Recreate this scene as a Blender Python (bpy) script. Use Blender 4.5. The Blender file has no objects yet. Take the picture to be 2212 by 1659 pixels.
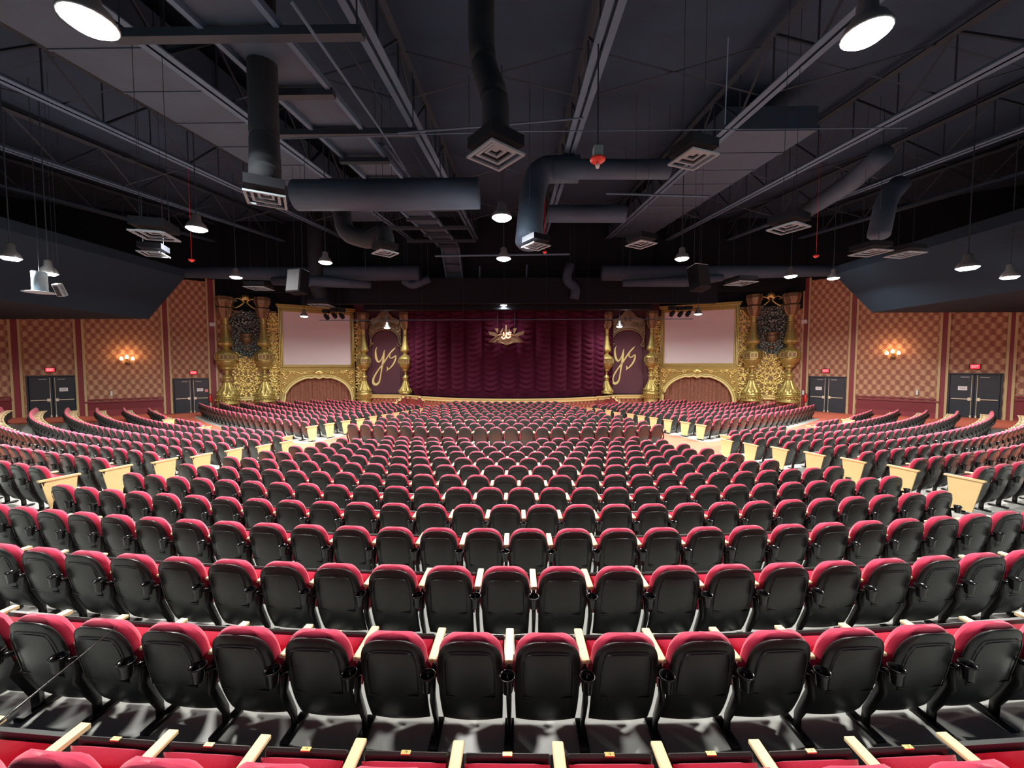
import bpy, math, random
import numpy as np
from math import sin, cos, pi, sqrt, atan2
from mathutils import Vector, Matrix

random.seed(7)
S = bpy.context.scene
COL = S.collection

# ------------------------------------------------------------------ camera, world, exposure
CAMZ = 3.29                      # lens height above the flat floor in front of the stage
FPX, TH, YAW = 830.0, 0.048, -0.0166
cam_d = bpy.data.cameras.new('camera')
cam_d.sensor_width = 36.0
cam_d.lens = 36.0 * FPX / 2212.0
cam_d.clip_start = 0.05
cam_d.clip_end = 200
cam = bpy.data.objects.new('camera', cam_d)
COL.objects.link(cam)
cam.location = (0, 0, CAMZ)
cam.rotation_euler = (pi / 2 - TH, 0, -YAW)
S.camera = cam

S.view_settings.view_transform = 'Standard'
S.view_settings.look = 'None'
S.view_settings.gamma = 1.0
S.view_settings.use_curve_mapping = False
S.view_settings.exposure = 0.42

world = bpy.data.worlds.new('world')
S.world = world
world.use_nodes = True
world.node_tree.nodes['Background'].inputs[0].default_value = (0.42, 0.66, 1.0, 1)
world.node_tree.nodes['Background'].inputs[1].default_value = 0.065

LAMP_W = 740.0                   # watts of one high-bay lamp
LAMP_COL = (1.0, 0.97, 0.92)
LAMP_UP = 0.065                   # share of a lamp's light that leaves sideways and upwards


def ray(px, py):
    """direction of the photograph's pixel in the world (the place was surveyed from the photo)"""
    dx, up = (px - 1106.0) / FPX, (829.5 - py) / FPX
    y, z = cos(TH) + up * sin(TH), -sin(TH) + up * cos(TH)
    c, s = cos(-YAW), sin(-YAW)
    return Vector((dx * c - y * s, dx * s + y * c, z))


def pt(px, py, Y):
    d = ray(px, py)
    return Vector((0, 0, CAMZ)) + d * (Y / d.y)


def proj(X, Y, Z):
    c, s = cos(YAW), sin(YAW)
    x, y, dr = X * c - Y * s, X * s + Y * c, CAMZ - Z
    d = y * cos(TH) + dr * sin(TH)
    u = y * sin(TH) - dr * cos(TH)
    return 1106 + FPX * x / d, 829.5 - FPX * u / d


# ------------------------------------------------------------------ materials
def mat(name, col, rough=0.5, metal=0.0, noise=0.0, nscale=8.0, bump=0.0, bscale=40.0, sheen=0.0, emit=None, estr=0.0, coat=0.0, spec=0.5):
    m = bpy.data.materials.new(name)
    m.use_nodes = True
    nt = m.node_tree
    b = nt.nodes['Principled BSDF']
    b.inputs['Base Color'].default_value = (*col, 1)
    b.inputs['Roughness'].default_value = rough
    b.inputs['Metallic'].default_value = metal
    b.inputs['Specular IOR Level'].default_value = spec
    if sheen:
        b.inputs['Sheen Weight'].default_value = sheen
        b.inputs['Sheen Roughness'].default_value = 0.4
    if coat:
        b.inputs['Coat Weight'].default_value = coat
    if emit:
        b.inputs['Emission Color'].default_value = (*emit, 1)
        b.inputs['Emission Strength'].default_value = estr
    if noise or bump:
        tc = nt.nodes.new('ShaderNodeTexCoord')
    if noise:
        n = nt.nodes.new('ShaderNodeTexNoise')
        n.inputs['Scale'].default_value = nscale
        n.inputs['Detail'].default_value = 5
        mx = nt.nodes.new('ShaderNodeMix')
        mx.data_type = 'RGBA'
        mx.inputs[6].default_value = (*[c * (1 - noise) for c in col], 1)
        mx.inputs[7].default_value = (*[min(1, c * (1 + noise)) for c in col], 1)
        nt.links.new(tc.outputs['Object'], n.inputs['Vector'])
        nt.links.new(n.outputs['Fac'], mx.inputs[0])
        nt.links.new(mx.outputs[2], b.inputs['Base Color'])
    if bump:
        n2 = nt.nodes.new('ShaderNodeTexNoise')
        n2.inputs['Scale'].default_value = bscale
        n2.inputs['Detail'].default_value = 3
        bp = nt.nodes.new('ShaderNodeBump')
        bp.inputs['Strength'].default_value = bump
        bp.inputs['Distance'].default_value = 0.02
        nt.links.new(tc.outputs['Object'], n2.inputs['Vector'])
        nt.links.new(n2.outputs['Fac'], bp.inputs['Height'])
        nt.links.new(bp.outputs['Normal'], b.inputs['Normal'])
    return m


M = {}
M['fabric'] = mat('red_seat_fabric', (0.60, 0.030, 0.085), 0.85, noise=0.12, nscale=60, bump=0.15, bscale=300, sheen=0.5)
M['plastic'] = mat('black_back_plastic', (0.027, 0.032, 0.029), 0.34, noise=0.15, nscale=30, spec=0.5)
M['gloss'] = mat('glossy_black_plastic', (0.012, 0.012, 0.012), 0.18)
M['steel'] = mat('black_steel', (0.012, 0.011, 0.011), 0.35, metal=0.2)
M['maple'] = mat('pale_maple', (0.78, 0.60, 0.33), 0.4, noise=0.1, nscale=12)
M['maple_side'] = mat('maple_end_panel', (0.74, 0.53, 0.25), 0.5, noise=0.08, nscale=6)
M['brass'] = mat('brass_plate', (0.72, 0.52, 0.2), 0.35, metal=0.8)
M['gold'] = mat('gold_paint', (0.46, 0.36, 0.12), 0.40, metal=0.65, noise=0.2, nscale=5)
M['strip'] = mat('aged_gold_strip', (0.46, 0.36, 0.18), 0.5, metal=0.1)
M['goldleaf'] = mat('bright_gold_leaf', (0.74, 0.58, 0.20), 0.3, metal=0.6, noise=0.2, nscale=6)
M['goldtrim'] = mat('pale_gold_trim', (0.74, 0.63, 0.27), 0.45, metal=0.15, noise=0.08)
M['bronze'] = mat('bronze_paint', (0.22, 0.145, 0.08), 0.4, metal=0.5, noise=0.2, nscale=5)
M['patina'] = mat('dark_silver_patina', (0.16, 0.19, 0.18), 0.25, metal=0.7, noise=0.95, nscale=9)
M['oldgold'] = mat('old_gold_paint', (0.36, 0.27, 0.075), 0.38, metal=0.6, noise=0.2, nscale=4)
M['maroon'] = mat('maroon_paint', (0.20, 0.022, 0.03), 0.5, noise=0.1, nscale=3)
M['maroon2'] = mat('maroon_wainscot', (0.16, 0.016, 0.022), 0.4, noise=0.1, nscale=3)
M['plum'] = mat('plum_velvet', (0.09, 0.028, 0.042), 0.8, noise=0.12, nscale=2, sheen=0.2)
M['velvet'] = mat('burgundy_velvet', (0.055, 0.005, 0.020), 0.9, noise=0.15, nscale=4, spec=0.15)
M['drape'] = mat('brown_drape', (0.22, 0.085, 0.05), 0.75, noise=0.5, nscale=6)
M['door'] = mat('dark_blue_door', (0.018, 0.026, 0.035), 0.35)
M['chrome'] = mat('polished_bar', (0.80, 0.74, 0.56), 0.3, metal=0.35)
M['paper'] = mat('white_paper', (0.8, 0.8, 0.78), 0.7)
M['ink'] = mat('dark_ink', (0.05, 0.05, 0.05), 0.7)
M['pinkpaper'] = mat('pink_paper', (0.75, 0.25, 0.25), 0.7)
M['screen'] = mat('projection_screen', (0.74, 0.66, 0.66), 0.9)
M['black'] = mat('black_paint', (0.006, 0.008, 0.012), 0.85, spec=0.2)
M['navy'] = mat('dark_navy_soffit', (0.008, 0.016, 0.026), 0.95, spec=0.2)
M['deck'] = mat('painted_roof_deck', (0.006, 0.022, 0.048), 0.9, noise=0.35, nscale=0.9)
M['beam'] = mat('painted_steel_chord', (0.052, 0.095, 0.150), 0.7, noise=0.15, nscale=2)
M['darkbeam'] = mat('dark_steel_web', (0.012, 0.022, 0.034), 0.7)
M['duct'] = mat('painted_duct', (0.024, 0.046, 0.076), 0.75, noise=0.3, nscale=1.6, bump=0.4, bscale=3)
M['darkduct'] = mat('dark_flex_duct', (0.010, 0.014, 0.020), 0.85, noise=0.2, nscale=3)
M['vent'] = mat('vent_paint', (0.20, 0.25, 0.28), 0.6)
M['grille'] = mat('speaker_grille', (0.012, 0.012, 0.016), 0.7, bump=0.3, bscale=120)
M['whitepaint'] = mat('white_paint', (0.62, 0.66, 0.64), 0.5)
M['housing'] = mat('lamp_housing', (0.25, 0.25, 0.25), 0.4, metal=0.5)
M['lens'] = mat('lamp_lens', (1, 1, 1), 0.5, emit=(1.0, 0.98, 0.93), estr=26)
M['lens2'] = mat('small_lamp_lens', (1, 1, 1), 0.5, emit=(1.0, 0.98, 0.95), estr=9)
M['exit'] = mat('lit_red_exit_face', (0.6, 0.01, 0.02), 0.5, emit=(1.0, 0.02, 0.04), estr=1.6)
M['exitletters'] = mat('lit_exit_letters', (0.9, 0.1, 0.1), 0.5, emit=(1.0, 0.22, 0.2), estr=2.5)
M['candle'] = mat('warm_glass_shade', (1, 0.7, 0.4), 0.5, emit=(1.0, 0.52, 0.2), estr=7)
M['neon'] = mat('neon_tube', (1, 0.6, 0.4), 0.5, emit=(1.0, 0.42, 0.22), estr=3.2)
M['red'] = mat('fire_red', (0.62, 0.03, 0.02), 0.35)
M['alarmgrey'] = mat('alarm_grey', (0.2, 0.28, 0.28), 0.5)
M['stair'] = mat('red_stair_carpet', (0.24, 0.03, 0.022), 0.8)


def wallpaper_mat(name, a, b, leaf, ground, rough=0.7):
    m = bpy.data.materials.new(name)
    m.use_nodes = True
    nt = m.node_tree
    bs = nt.nodes['Principled BSDF']
    bs.inputs['Roughness'].default_value = rough
    uv = nt.nodes.new('ShaderNodeUVMap')
    sp = nt.nodes.new('ShaderNodeSeparateXYZ')
    nt.links.new(uv.outputs[0], sp.inputs[0])

    def mth(op, x, y=None):
        n = nt.nodes.new('ShaderNodeMath')
        n.operation = op
        for i, v in enumerate((x, y)):
            if v is None:
                continue
            if isinstance(v, (int, float)):
                n.inputs[i].default_value = v
            else:
                nt.links.new(v, n.inputs[i])
        return n.outputs[0]
    cu = mth('COSINE', mth('MULTIPLY', sp.outputs[0], 2 * pi / a))
    cv = mth('COSINE', mth('MULTIPLY', sp.outputs[1], 2 * pi / b))
    big = mth('MULTIPLY', mth('MULTIPLY', mth('MULTIPLY', cu, cu), cu), cv)
    cu2 = mth('COSINE', mth('MULTIPLY', sp.outputs[0], 6 * pi / a))
    cv2 = mth('COSINE', mth('MULTIPLY', sp.outputs[1], 10 * pi / b))
    small = mth('MULTIPLY', mth('MULTIPLY', cu2, cv2), 0.12)
    nz = nt.nodes.new('ShaderNodeTexNoise')
    nz.inputs['Scale'].default_value = 14
    nt.links.new(uv.outputs[0], nz.inputs['Vector'])
    f = mth('ADD', mth('ADD', big, small), mth('MULTIPLY', mth('SUBTRACT', nz.outputs['Fac'], 0.5), 0.5))
    cr = nt.nodes.new('ShaderNodeValToRGB')
    e = cr.color_ramp.elements
    e[0].position, e[0].color = 0.47, (*ground, 1)
    e[1].position, e[1].color = 0.56, (*leaf, 1)
    nt.links.new(mth('MULTIPLY', mth('ADD', f, 1.0), 0.5), cr.inputs[0])
    nt.links.new(cr.outputs[0], bs.inputs['Base Color'])
    return m


M['wallpaper'] = wallpaper_mat('damask_wallpaper', 0.42, 0.64, (0.50, 0.31, 0.18), (0.26, 0.10, 0.062))
M['stagefront'] = wallpaper_mat('stage_front_damask', 0.36, 0.5, (0.36, 0.15, 0.08), (0.22, 0.05, 0.035))


# ------------------------------------------------------------------ mesh helpers
class MB:
    def __init__(s):
        s.v, s.f, s.m = [], [], []

    def add(s, vs, fs, mi=0):
        o = len(s.v)
        s.v += [tuple(v) for v in vs]
        s.f += [tuple(i + o for i in f) for f in fs]
        s.m += [mi] * len(fs)
        return s

    def box(s, x0, x1, y0, y1, z0, z1, mi=0, T=None):
        vs = [(x, y, z) for z in (z0, z1) for y in (y0, y1) for x in (x0, x1)]
        if T:
            vs = [T(v) for v in vs]
        return s.add(vs, [(0, 2, 3, 1), (4, 5, 7, 6), (0, 1, 5, 4), (2, 6, 7, 3), (0, 4, 6, 2), (1, 3, 7, 5)], mi)

    def bbox(s, x0, x1, y0, y1, z0, z1, b=0.01, mi=0, T=None):
        """box with chamfered edges"""
        c = [((x0 + x1) / 2, (y0 + y1) / 2, (z0 + z1) / 2), ((x1 - x0) / 2, (y1 - y0) / 2, (z1 - z0) / 2)]
        b = min(b, min(c[1]) * 0.9)
        vs, idx = [], {}
        for sx in (-1, 1):
            for sy in (-1, 1):
                for sz in (-1, 1):
                    for ax in range(3):
                        h = [c[1][k] - (b if k != ax else 0) for k in range(3)]
                        idx[(sx, sy, sz, ax)] = len(vs)
                        vs.append((c[0][0] + sx * h[0], c[0][1] + sy * h[1], c[0][2] + sz * h[2]))
        fs = []
        for ax in range(3):
            o = [k for k in range(3) if k != ax]
            for sg in (-1, 1):
                q = []
                for (p, r) in ((-1, -1), (1, -1), (1, 1), (-1, 1)):
                    k = [0, 0, 0]
                    k[ax], k[o[0]], k[o[1]] = sg, p, r
                    q.append(idx[(*k, ax)])
                fs.append(tuple(q))
        for ax in range(3):            # edges along ax
            o = [k for k in range(3) if k != ax]
            for p in (-1, 1):
                for r in (-1, 1):
                    k0 = [0, 0, 0]
                    k1 = [0, 0, 0]
                    k0[ax], k1[ax] = -1, 1
                    for k in (k0, k1):
                        k[o[0]], k[o[1]] = p, r
                    fs.append((idx[(*k0, o[0])], idx[(*k1, o[0])], idx[(*k1, o[1])], idx[(*k0, o[1])]))
        for sx in (-1, 1):
            for sy in (-1, 1):
                for sz in (-1, 1):
                    fs.append(tuple(idx[(sx, sy, sz, a)] for a in range(3)))
        if T:
            vs = [T(v) for v in vs]
        return s.add(vs, fs, mi)

    def tube(s, path, r, n=8, mi=0, flat=1.0, closed=False, up=None):
        """swept tube; r a number or a list; flat squashes it along 'up'"""
        P = [Vector(p) for p in path]
        k = len(P)
        R = r if isinstance(r, (list, tuple)) else [r] * k
        vs = []
        ref = Vector(up) if up else Vector((0, 0, 1))
        for i in range(k):
            a = P[(i - 1) % k] if closed else P[max(0, i - 1)]
            b = P[(i + 1) % k] if closed else P[min(k - 1, i + 1)]
            t = (b - a)
            t = t.normalized() if t.length > 1e-9 else Vector((0, 0, 1))
            q = ref
            if abs(t.dot(q)) > 0.96 and not up:
                q = Vector((1, 0, 0))
            x = t.cross(q)
            x = x.normalized() if x.length > 1e-6 else Vector((1, 0, 0))
            y = x.cross(t).normalized()
            for j in range(n):
                w = 2 * pi * j / n
                vs.append(P[i] + x * cos(w) * R[i] + y * sin(w) * R[i] * flat)
        fs = []
        for i in range(k if closed else k - 1):
            for j in range(n):
                a, b = i * n + j, i * n + (j + 1) % n
                c, d = ((i + 1) % k) * n + (j + 1) % n, ((i + 1) % k) * n + j
                fs.append((a, b, c, d))
        if not closed:
            fs.append(tuple(range(n))[::-1])
            fs.append(tuple((k - 1) * n + j for j in range(n)))
        return s.add(vs, fs, mi)

    def lathe(s, prof, c=(0, 0, 0), n=24, mi=0, flute=None, T=None, caps=True):
        """prof: (radius, z) bottom to top; flute(z01, angle)->radius factor"""
        vs = []
        for i, (r, z) in enumerate(prof):
            for j in range(n):
                w = 2 * pi * j / n
                rr = r * (flute(i, w) if flute else 1)
                vs.append((c[0] + rr * cos(w), c[1] + rr * sin(w), c[2] + z))
        fs = []
        for i in range(len(prof) - 1):
            for j in range(n):
                fs.append((i * n + j, i * n + (j + 1) % n, (i + 1) * n + (j + 1) % n, (i + 1) * n + j))
        if caps:
            fs.append(tuple(range(n))[::-1])
            fs.append(tuple((len(prof) - 1) * n + j for j in range(n)))
        if T:
            vs = [T(v) for v in vs]
        return s.add(vs, fs, mi)

    def grid(s, fn, nu, nv, mi=0, flip=False):
        vs = [fn(i / nu, j / nv) for j in range(nv + 1) for i in range(nu + 1)]
        fs = []
        for j in range(nv):
            for i in range(nu):
                a = j * (nu + 1) + i
                q = (a, a + 1, a + nu + 2, a + nu + 1)
                fs.append(q[::-1] if flip else q)
        return s.add(vs, fs, mi)

    def prism(s, poly, d0, d1, T, mi=0):
        """polygon in (u,z), extruded between depths d0 and d1; T maps (u,d,z)"""
        n = len(poly)
        vs = [T((u, d0, z)) for u, z in poly] + [T((u, d1, z)) for u, z in poly]
        fs = [tuple(range(n)), tuple(range(2 * n - 1, n - 1, -1))]
        fs += [(i, i + n, (i + 1) % n + n, (i + 1) % n) for i in range(n)]
        return s.add(vs, fs, mi)

    def build(s, name, mats, parent=None, smooth=False, origin=None, uvf=None, local=False):
        """vertices are world coordinates unless local; a child sits on its parent's origin"""
        me = bpy.data.meshes.new(name)
        if local:
            o = Vector((0, 0, 0))
        elif parent is not None:
            o, q = Vector((0, 0, 0)), parent
            while q is not None:
                o = o + Vector(q.location)
                q = q.parent
        else:
            o = Vector(origin) if origin is not None else Vector((0, 0, 0))
        me.from_pydata([(v[0] - o.x, v[1] - o.y, v[2] - o.z) for v in s.v], [], s.f)
        for m in (mats if isinstance(mats, (list, tuple)) else [mats]):
            me.materials.append(m)
        if len(me.materials) > 1:
            me.polygons.foreach_set('material_index', s.m)
        if smooth:
            me.polygons.foreach_set('use_smooth', [True] * len(me.polygons))
        if uvf:
            uvl = me.uv_layers.new(name='UVMap')
            for lp in me.loops:
                uvl.data[lp.index].uv = uvf(Vector(me.vertices[lp.vertex_index].co) + o)
        me.update()
        ob = bpy.data.objects.new(name, me)
        COL.objects.link(ob)
        if parent is not None:
            ob.parent = parent
        else:
            ob.location = o
        return ob


def tag(o, label=None, cat=None, group=None, kind=None):
    if label:
        o['label'] = label
    if cat:
        o['category'] = cat
    if group:
        o['group'] = group
    if kind:
        o['kind'] = kind
    return o


def thing(name, label, cat, loc=(0, 0, 0), rz=0.0, group=None):
    o = bpy.data.objects.new(name, None)
    o.empty_display_size = 0.1
    COL.objects.link(o)
    o.location = loc
    o.rotation_euler = (0, 0, rz)
    return tag(o, label, cat, group)


def struct(mb, name, mats, **k):
    return tag(mb.build(name, mats, **k), kind='structure')


def clump(mb):
    return mb


# ------------------------------------------------------------------ the seat
def padded(mb, wf, z0, z1, ymid, t, nu, nv, mi=0, pw=4.0, dense_top=True):
    """a soft-edged slab: two grids that meet at a rounded rim"""
    F, B = [], []
    for j in range(nv + 1):
        v = j / nv
        zz = z0 + (z1 - z0) * (sin(v * pi / 2) if dense_top else v)
        vv = 2 * (zz - z0) / (z1 - z0) - 1
        for i in range(nu + 1):
            uu = sin((-1 + 2 * i / nu) * pi / 2)
            x = uu * wf(zz)
            q = max(abs(uu), abs(vv))
            e = t / 2 * sqrt(max(0.0, 1 - q ** pw))
            y = ymid(x, zz)
            F.append((x, y + e, zz))
            B.append((x, y - e, zz))
    n = nu + 1
    fs = []
    N = len(F)
    for j in range(nv):
        for i in range(nu):
            a = j * n + i
            fs.append((a + n, a + n + 1, a + 1, a))
            fs.append((N + a, N + a + 1, N + a + n + 1, N + a + n))
    mb.add(F + B, fs, mi)


ZT, ZD, W0 = 0.90, 0.64, 0.236


def w_shell(z):
    w = W0
    if z < 0.52:
        w = W0 * (1 - 0.03 * ((0.52 - z) / 0.36) ** 2)
    if z > ZD:
        w = W0 * max(0.0, 1 - (min(1.0, (z - ZD) / (ZT - ZD))) ** 2.9) ** (1 / 2.9)
    return max(w, 0.012)


def w_cush(z):
    w = W0 + 0.004 + 0.030 * math.exp(-((z - 0.53) / 0.10) ** 2)
    if z > ZD + 0.01:
        w = (W0 + 0.004) * max(0.0, 1 - (min(1.0, (z - ZD - 0.01) / (ZT + 0.012 - ZD - 0.01))) ** 2.9) ** (1 / 2.9) + 0.0
    return max(w, 0.012)


def lean(z):
    return (ZT - z) * 0.20 + (0.05 * ((0.5 - z) / 0.35) ** 2 if z < 0.5 else 0)


def y_shell(x, z):
    return 0.018 + lean(z) + 0.45 * x * x


def y_cush(x, z):
    return 0.088 + lean(z) + 0.25 * x * x


def seat_parts(lod):
    """name -> (MB, smooth) in seat coordinates: x to the right, y towards the stage"""
    out = {}
    nu, nv = ((14, 20), (8, 11), (6, 6))[lod]
    a = MB()
    padded(a, w_shell, 0.12, ZT, y_shell, 0.052, nu, nv, pw=3.0)
    if lod < 2:                                           # moulded ridges of the back
        zs = [0.47, 0.55, 0.63, 0.70, 0.755, 0.795, 0.825, 0.842]
        L = [(-(w_shell(z) * 0.77), z) for z in zs] + [(-0.09, 0.852), (0, 0.856), (0.09, 0.852)] + [((w_shell(z) * 0.77), z) for z in reversed(zs)]
        a.tube([(x, y_shell(x, z) - 0.0225, z - 0.04) for x, z in L], 0.0045, 5, closed=True)
        a.tube([(x, y_shell(x, 0.40) - 0.0240, 0.405) for x in (-0.17, -0.1, 0, 0.1, 0.17)], 0.0035, 5)
    out['back_shell'] = (a, True)
    a = MB()
    padded(a, w_cush, 0.36, ZT + 0.014, y_cush, 0.125, nu, nv)
    out['back_cushion'] = (a, True)
    a = MB()

    def ypan(x, z):
        return 0.330 + (z - 0.3) * 0.06
    padded(a, lambda z: 0.228, 0.30, 0.668, lambda x, z: ypan(x, z), 0.10, max(4, nu // 2), max(4, nv // 2), pw=6, dense_top=False)
    out['seat_cushion'] = (a, True)
    a = MB()
    if lod < 2:
        a.bbox(-0.236, 0.236, 0.385, 0.412, 0.27, 0.680, 0.012)
    else:
        a.box(-0.236, 0.236, 0.385, 0.412, 0.27, 0.680)
    out['seat_pan'] = (a, False)
    a = MB()
    a.box(-0.026, 0.026, 0.382, 0.404, 0.676, 0.684)
    out['number_plate'] = (a, False)
    a = MB()
    if lod < 2:
        a.bbox(0.248, 0.312, 0.115, 0.465, 0.662, 0.690, 0.006)
    else:
        a.box(0.248, 0.312, 0.115, 0.465, 0.662, 0.690)
    out['armrest'] = (a, False)
    a = MB()
    path = [(0.28, 0.22, 0.664), (0.28, 0.14, 0.56), (0.28, 0.12, 0.40), (0.28, 0.17, 0.27), (0.28, 0.225, 0.14), (0.28, 0.23, 0.0)]
    if lod == 2:
        path = path[::2] + [path[-1]]
    a.tube(path, [0.035, 0.045, 0.045, 0.042, 0.036, 0.036][:len(path)], 8 if lod < 2 else 4, flat=0.45, up=(1, 0, 0))
    a.box(0.245, 0.315, 0.10, 0.36, 0.0, 0.022)
    out['standard'] = (a, lod < 2)
    a = MB()
    n = (16, 10, 6)[lod]
    c = (0.272, 0.012, 0.0)
    a.lathe([(0.034, 0.545), (0.038, 0.553), (0.045, 0.632), (0.0565, 0.655), (0.0572, 0.663), (0.0515, 0.664), (0.042, 0.634), (0.035, 0.568), (0.001, 0.566)], c, n, caps=False)
    a.tube([(0.274, 0.03, 0.59), (0.278, 0.09, 0.58), (0.28, 0.14, 0.55)], 0.03, 6, flat=0.8)
    out['cup_holder'] = (a, True)
    a = MB()                                              # maple end panel under the aisle arm
    a.prism([(-0.02, 0.66), (0.46, 0.66), (0.40, 0.06), (0.10, 0.06)], 0.285, 0.312, lambda p: (p[1], p[0], p[2]))
    a.box(0.262, 0.332, -0.05, 0.50, 0.66, 0.692)
    out['end_panel'] = (a, False)
    for a, _ in out.values():
        a.v = [(x, y - 0.10, z) for x, y, z in a.v]
    return out


SEAT_MAT = {'back_shell': 'plastic', 'back_cushion': 'fabric', 'seat_cushion': 'fabric', 'seat_pan': 'plastic', 'number_plate': 'brass', 'armrest': 'maple',
            'standard': 'steel', 'cup_holder': 'gloss', 'end_panel': 'maple_side'}

# ------------------------------------------------------------------ where the seats stand (ring centre, radius, height of the back's top below the lens)
seats = []       # dict(x,y,z,a,bank,row,first,last)


def add_row(bank, row, C, R, D, p, px0, px1, phase_px, skip=(), side=None, zend=None):
    """seats on an arc; phase_px: photo column of one seat of the row"""
    def X(a):
        return C[0] + R * sin(a), C[1] - R * cos(a)
    lo, hi = -0.75, 0.75
    for _ in range(50):
        m = (lo + hi) / 2
        x, y = X(m)
        if proj(x, y, CAMZ - D)[0] < phase_px:
            lo = m
        else:
            hi = m
    a0, st = m, p / R
    ks = range(-70, 71)
    line = []
    for k in ks:
        a = a0 + k * st
        if abs(a) > 1.25:
            continue
        x, y = X(a)
        if y < 0.3:
            continue
        q = proj(x, y, CAMZ - D)[0]
        if side == 'left' and (k > 0 or y > zend):
            continue
        if side == 'right' and (k < 0 or y > zend):
            continue
        if side and not (-75 < q < 2287):
            continue
        if bank == 'centre' and abs(a) > 0.222:
            continue
        if side is None and not (px0 - 0.45 * FPX * p / y < q < px1 + 0.45 * FPX * p / y):
            continue
        if any(s0 < q < s1 for s0, s1 in skip):
            line.append(None)
            continue
        line.append(dict(x=x, y=y, z=CAMZ - D - ZT, a=a, bank=bank, row=row, px=q, p=p, sx=min(p / 0.56, 1.0)))
    prev = None
    for i, s in enumerate(line):
        if s is None:
            prev = None
            continue
        s['first'] = prev is None
        s['last'] = i + 1 == len(line) or line[i + 1] is None
        s['idx'] = len(seats)
        seats.append(s)
        prev = s


CR = (-0.3, 41.3)
c_drop = [1.895, 1.934, 1.976, 2.029, 2.094, 2.156, 2.222, 2.286, 2.353, 2.419, 2.487, 2.545, 2.568]
c_z = [1.70 + 0.0] + [1.68 + k for k in range(1, 12)] + [13.45]
c_ph = [1093, 1183, 1092, 1141.8, 1091.3, 1126.4, 1091.3, 1119.7, 1094.6, 1116.4, 1098, 1115, 1171.7]
c_l = [-60, -60, -60, -60, 127, 282, 400, 495.5, 570.7, 633, 687, 734, 834]
c_r = [2272, 2272, 2272, 2272, 2061, 1901, 1780, 1684, 1607.6, 1545, 1490.5, 1444, 1358]
for k in range(13):
    add_row('centre', k, CR, CR[1] - c_z[k], c_drop[k], 0.56, c_l[k], c_r[k], c_ph[k], skip=[(1020, 1160)] if k == 12 else ())

# side banks of the rear block: rows counted from the aisle end
s_in_l = [-12, 84.6, 215, 324.6, 408, 481, 547.5, 599.6, 602]
s_d_l = [1.60, 1.728, 1.875, 2.00, 2.139, 2.23, 2.331, 2.417, 2.518]
s_ze_l = [15.0, 16.0, 17.0, 18.1, 19.2, 20.1, 21.0, 21.8, 22.4]
s_in_r = [2235, 2126.7, 1986.7, 1874, 1786.6, 1709, 1643.8, 1590, 1586]
s_d_r = [1.66, 1.789, 1.913, 2.017, 2.117, 2.202, 2.297, 2.364, 2.468]
s_ze_r = [14.0, 15.2, 16.2, 17.3, 18.4, 19.3, 20.2, 21.0, 21.7]
KS = 1.055
for i in range(1, 9):
    R = 41.8 + 1.05 * (4 - i)
    add_row('left', i, (3.9 * KS, 49.7 * KS), R * KS, s_d_l[i] * KS, 0.56 * KS, 0, 0, s_in_l[i], side='left', zend=s_ze_l[i] * KS, skip=[(430, 482), (357, 379)] if i == 8 else ())
    add_row('right', i, (-5.4 * KS, 49.7 * KS), R * KS, s_d_r[i] * KS, 0.56 * KS, 0, 0, s_in_r[i], side='right', zend=s_ze_r[i] * KS, skip=[(1706, 1768), (1814, 1841)] if i == 8 else ())

# front block, centre
f_z = [14.75 + 1.063 * j for j in range(11)]
f_ph = [1104.5, 1088.6, 1103.9, 1099.8, 1083.9, 1095.7, 1088, 1102, 1089.2, 1098.6, 1109.2]
f_l = [755, 787, 816, 844.5, 869, 892.7, 912.9, 933.5, 950.5, 966.4, 981.6]
f_r = [1428, 1393.5, 1364, 1336, 1310.4, 1289, 1268, 1249.8, 1234, 1218.7, 1203]
f_p = [0.60, 0.606, 0.603, 0.595, 0.573, 0.562, 0.56, 0.557, 0.557, 0.56, 0.56]
for j in range(11):
    add_row('front centre', j, (-0.62, 39.0), 39.0 - f_z[j], 2.387, f_p[j], f_l[j], f_r[j], f_ph[j])
# front block, sides
fs_in_l = [657.6, 696.4, 732.9, 764.6, 792.8, 819.8, 843.3, 864.5, 884, 902.3]
fs_d_l = [2.205, 2.269, 2.301, 2.366, 2.383, 2.424, 2.46, 2.487, 2.54, 2.565]
fs_ze_l = [22.6, 23.6, 24.4, 25.2, 26.0, 26.8, 27.5, 28.2, 28.8, 26.9]
fs_in_r = [1530, 1495, 1457, 1425, 1398, 1374, 1345, 1325, 1303, 1284]
fs_d_r = [2.163, 2.225, 2.27, 2.307, 2.359, 2.396, 2.437, 2.42, 2.46, 2.521]
fs_ze_r = [21.9, 22.9, 23.9, 24.7, 25.5, 26.3, 27.0, 27.6, 28.2, 26.6]
for j in range(10):
    R = 44 - 1.06 * j
    kf = 1.115 - 0.0128 * j
    add_row('front left', j, (11.5 * kf, 54.2 * kf), R * kf, fs_d_l[j] * kf, 0.60 * kf, 0, 0, fs_in_l[j], side='left', zend=fs_ze_l[j] * kf)
    add_row('front right', j, (-13.1 * kf, 54.2 * kf), R * kf, fs_d_r[j] * kf, 0.60 * kf, 0, 0, fs_in_r[j], side='right', zend=fs_ze_r[j] * kf)

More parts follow.
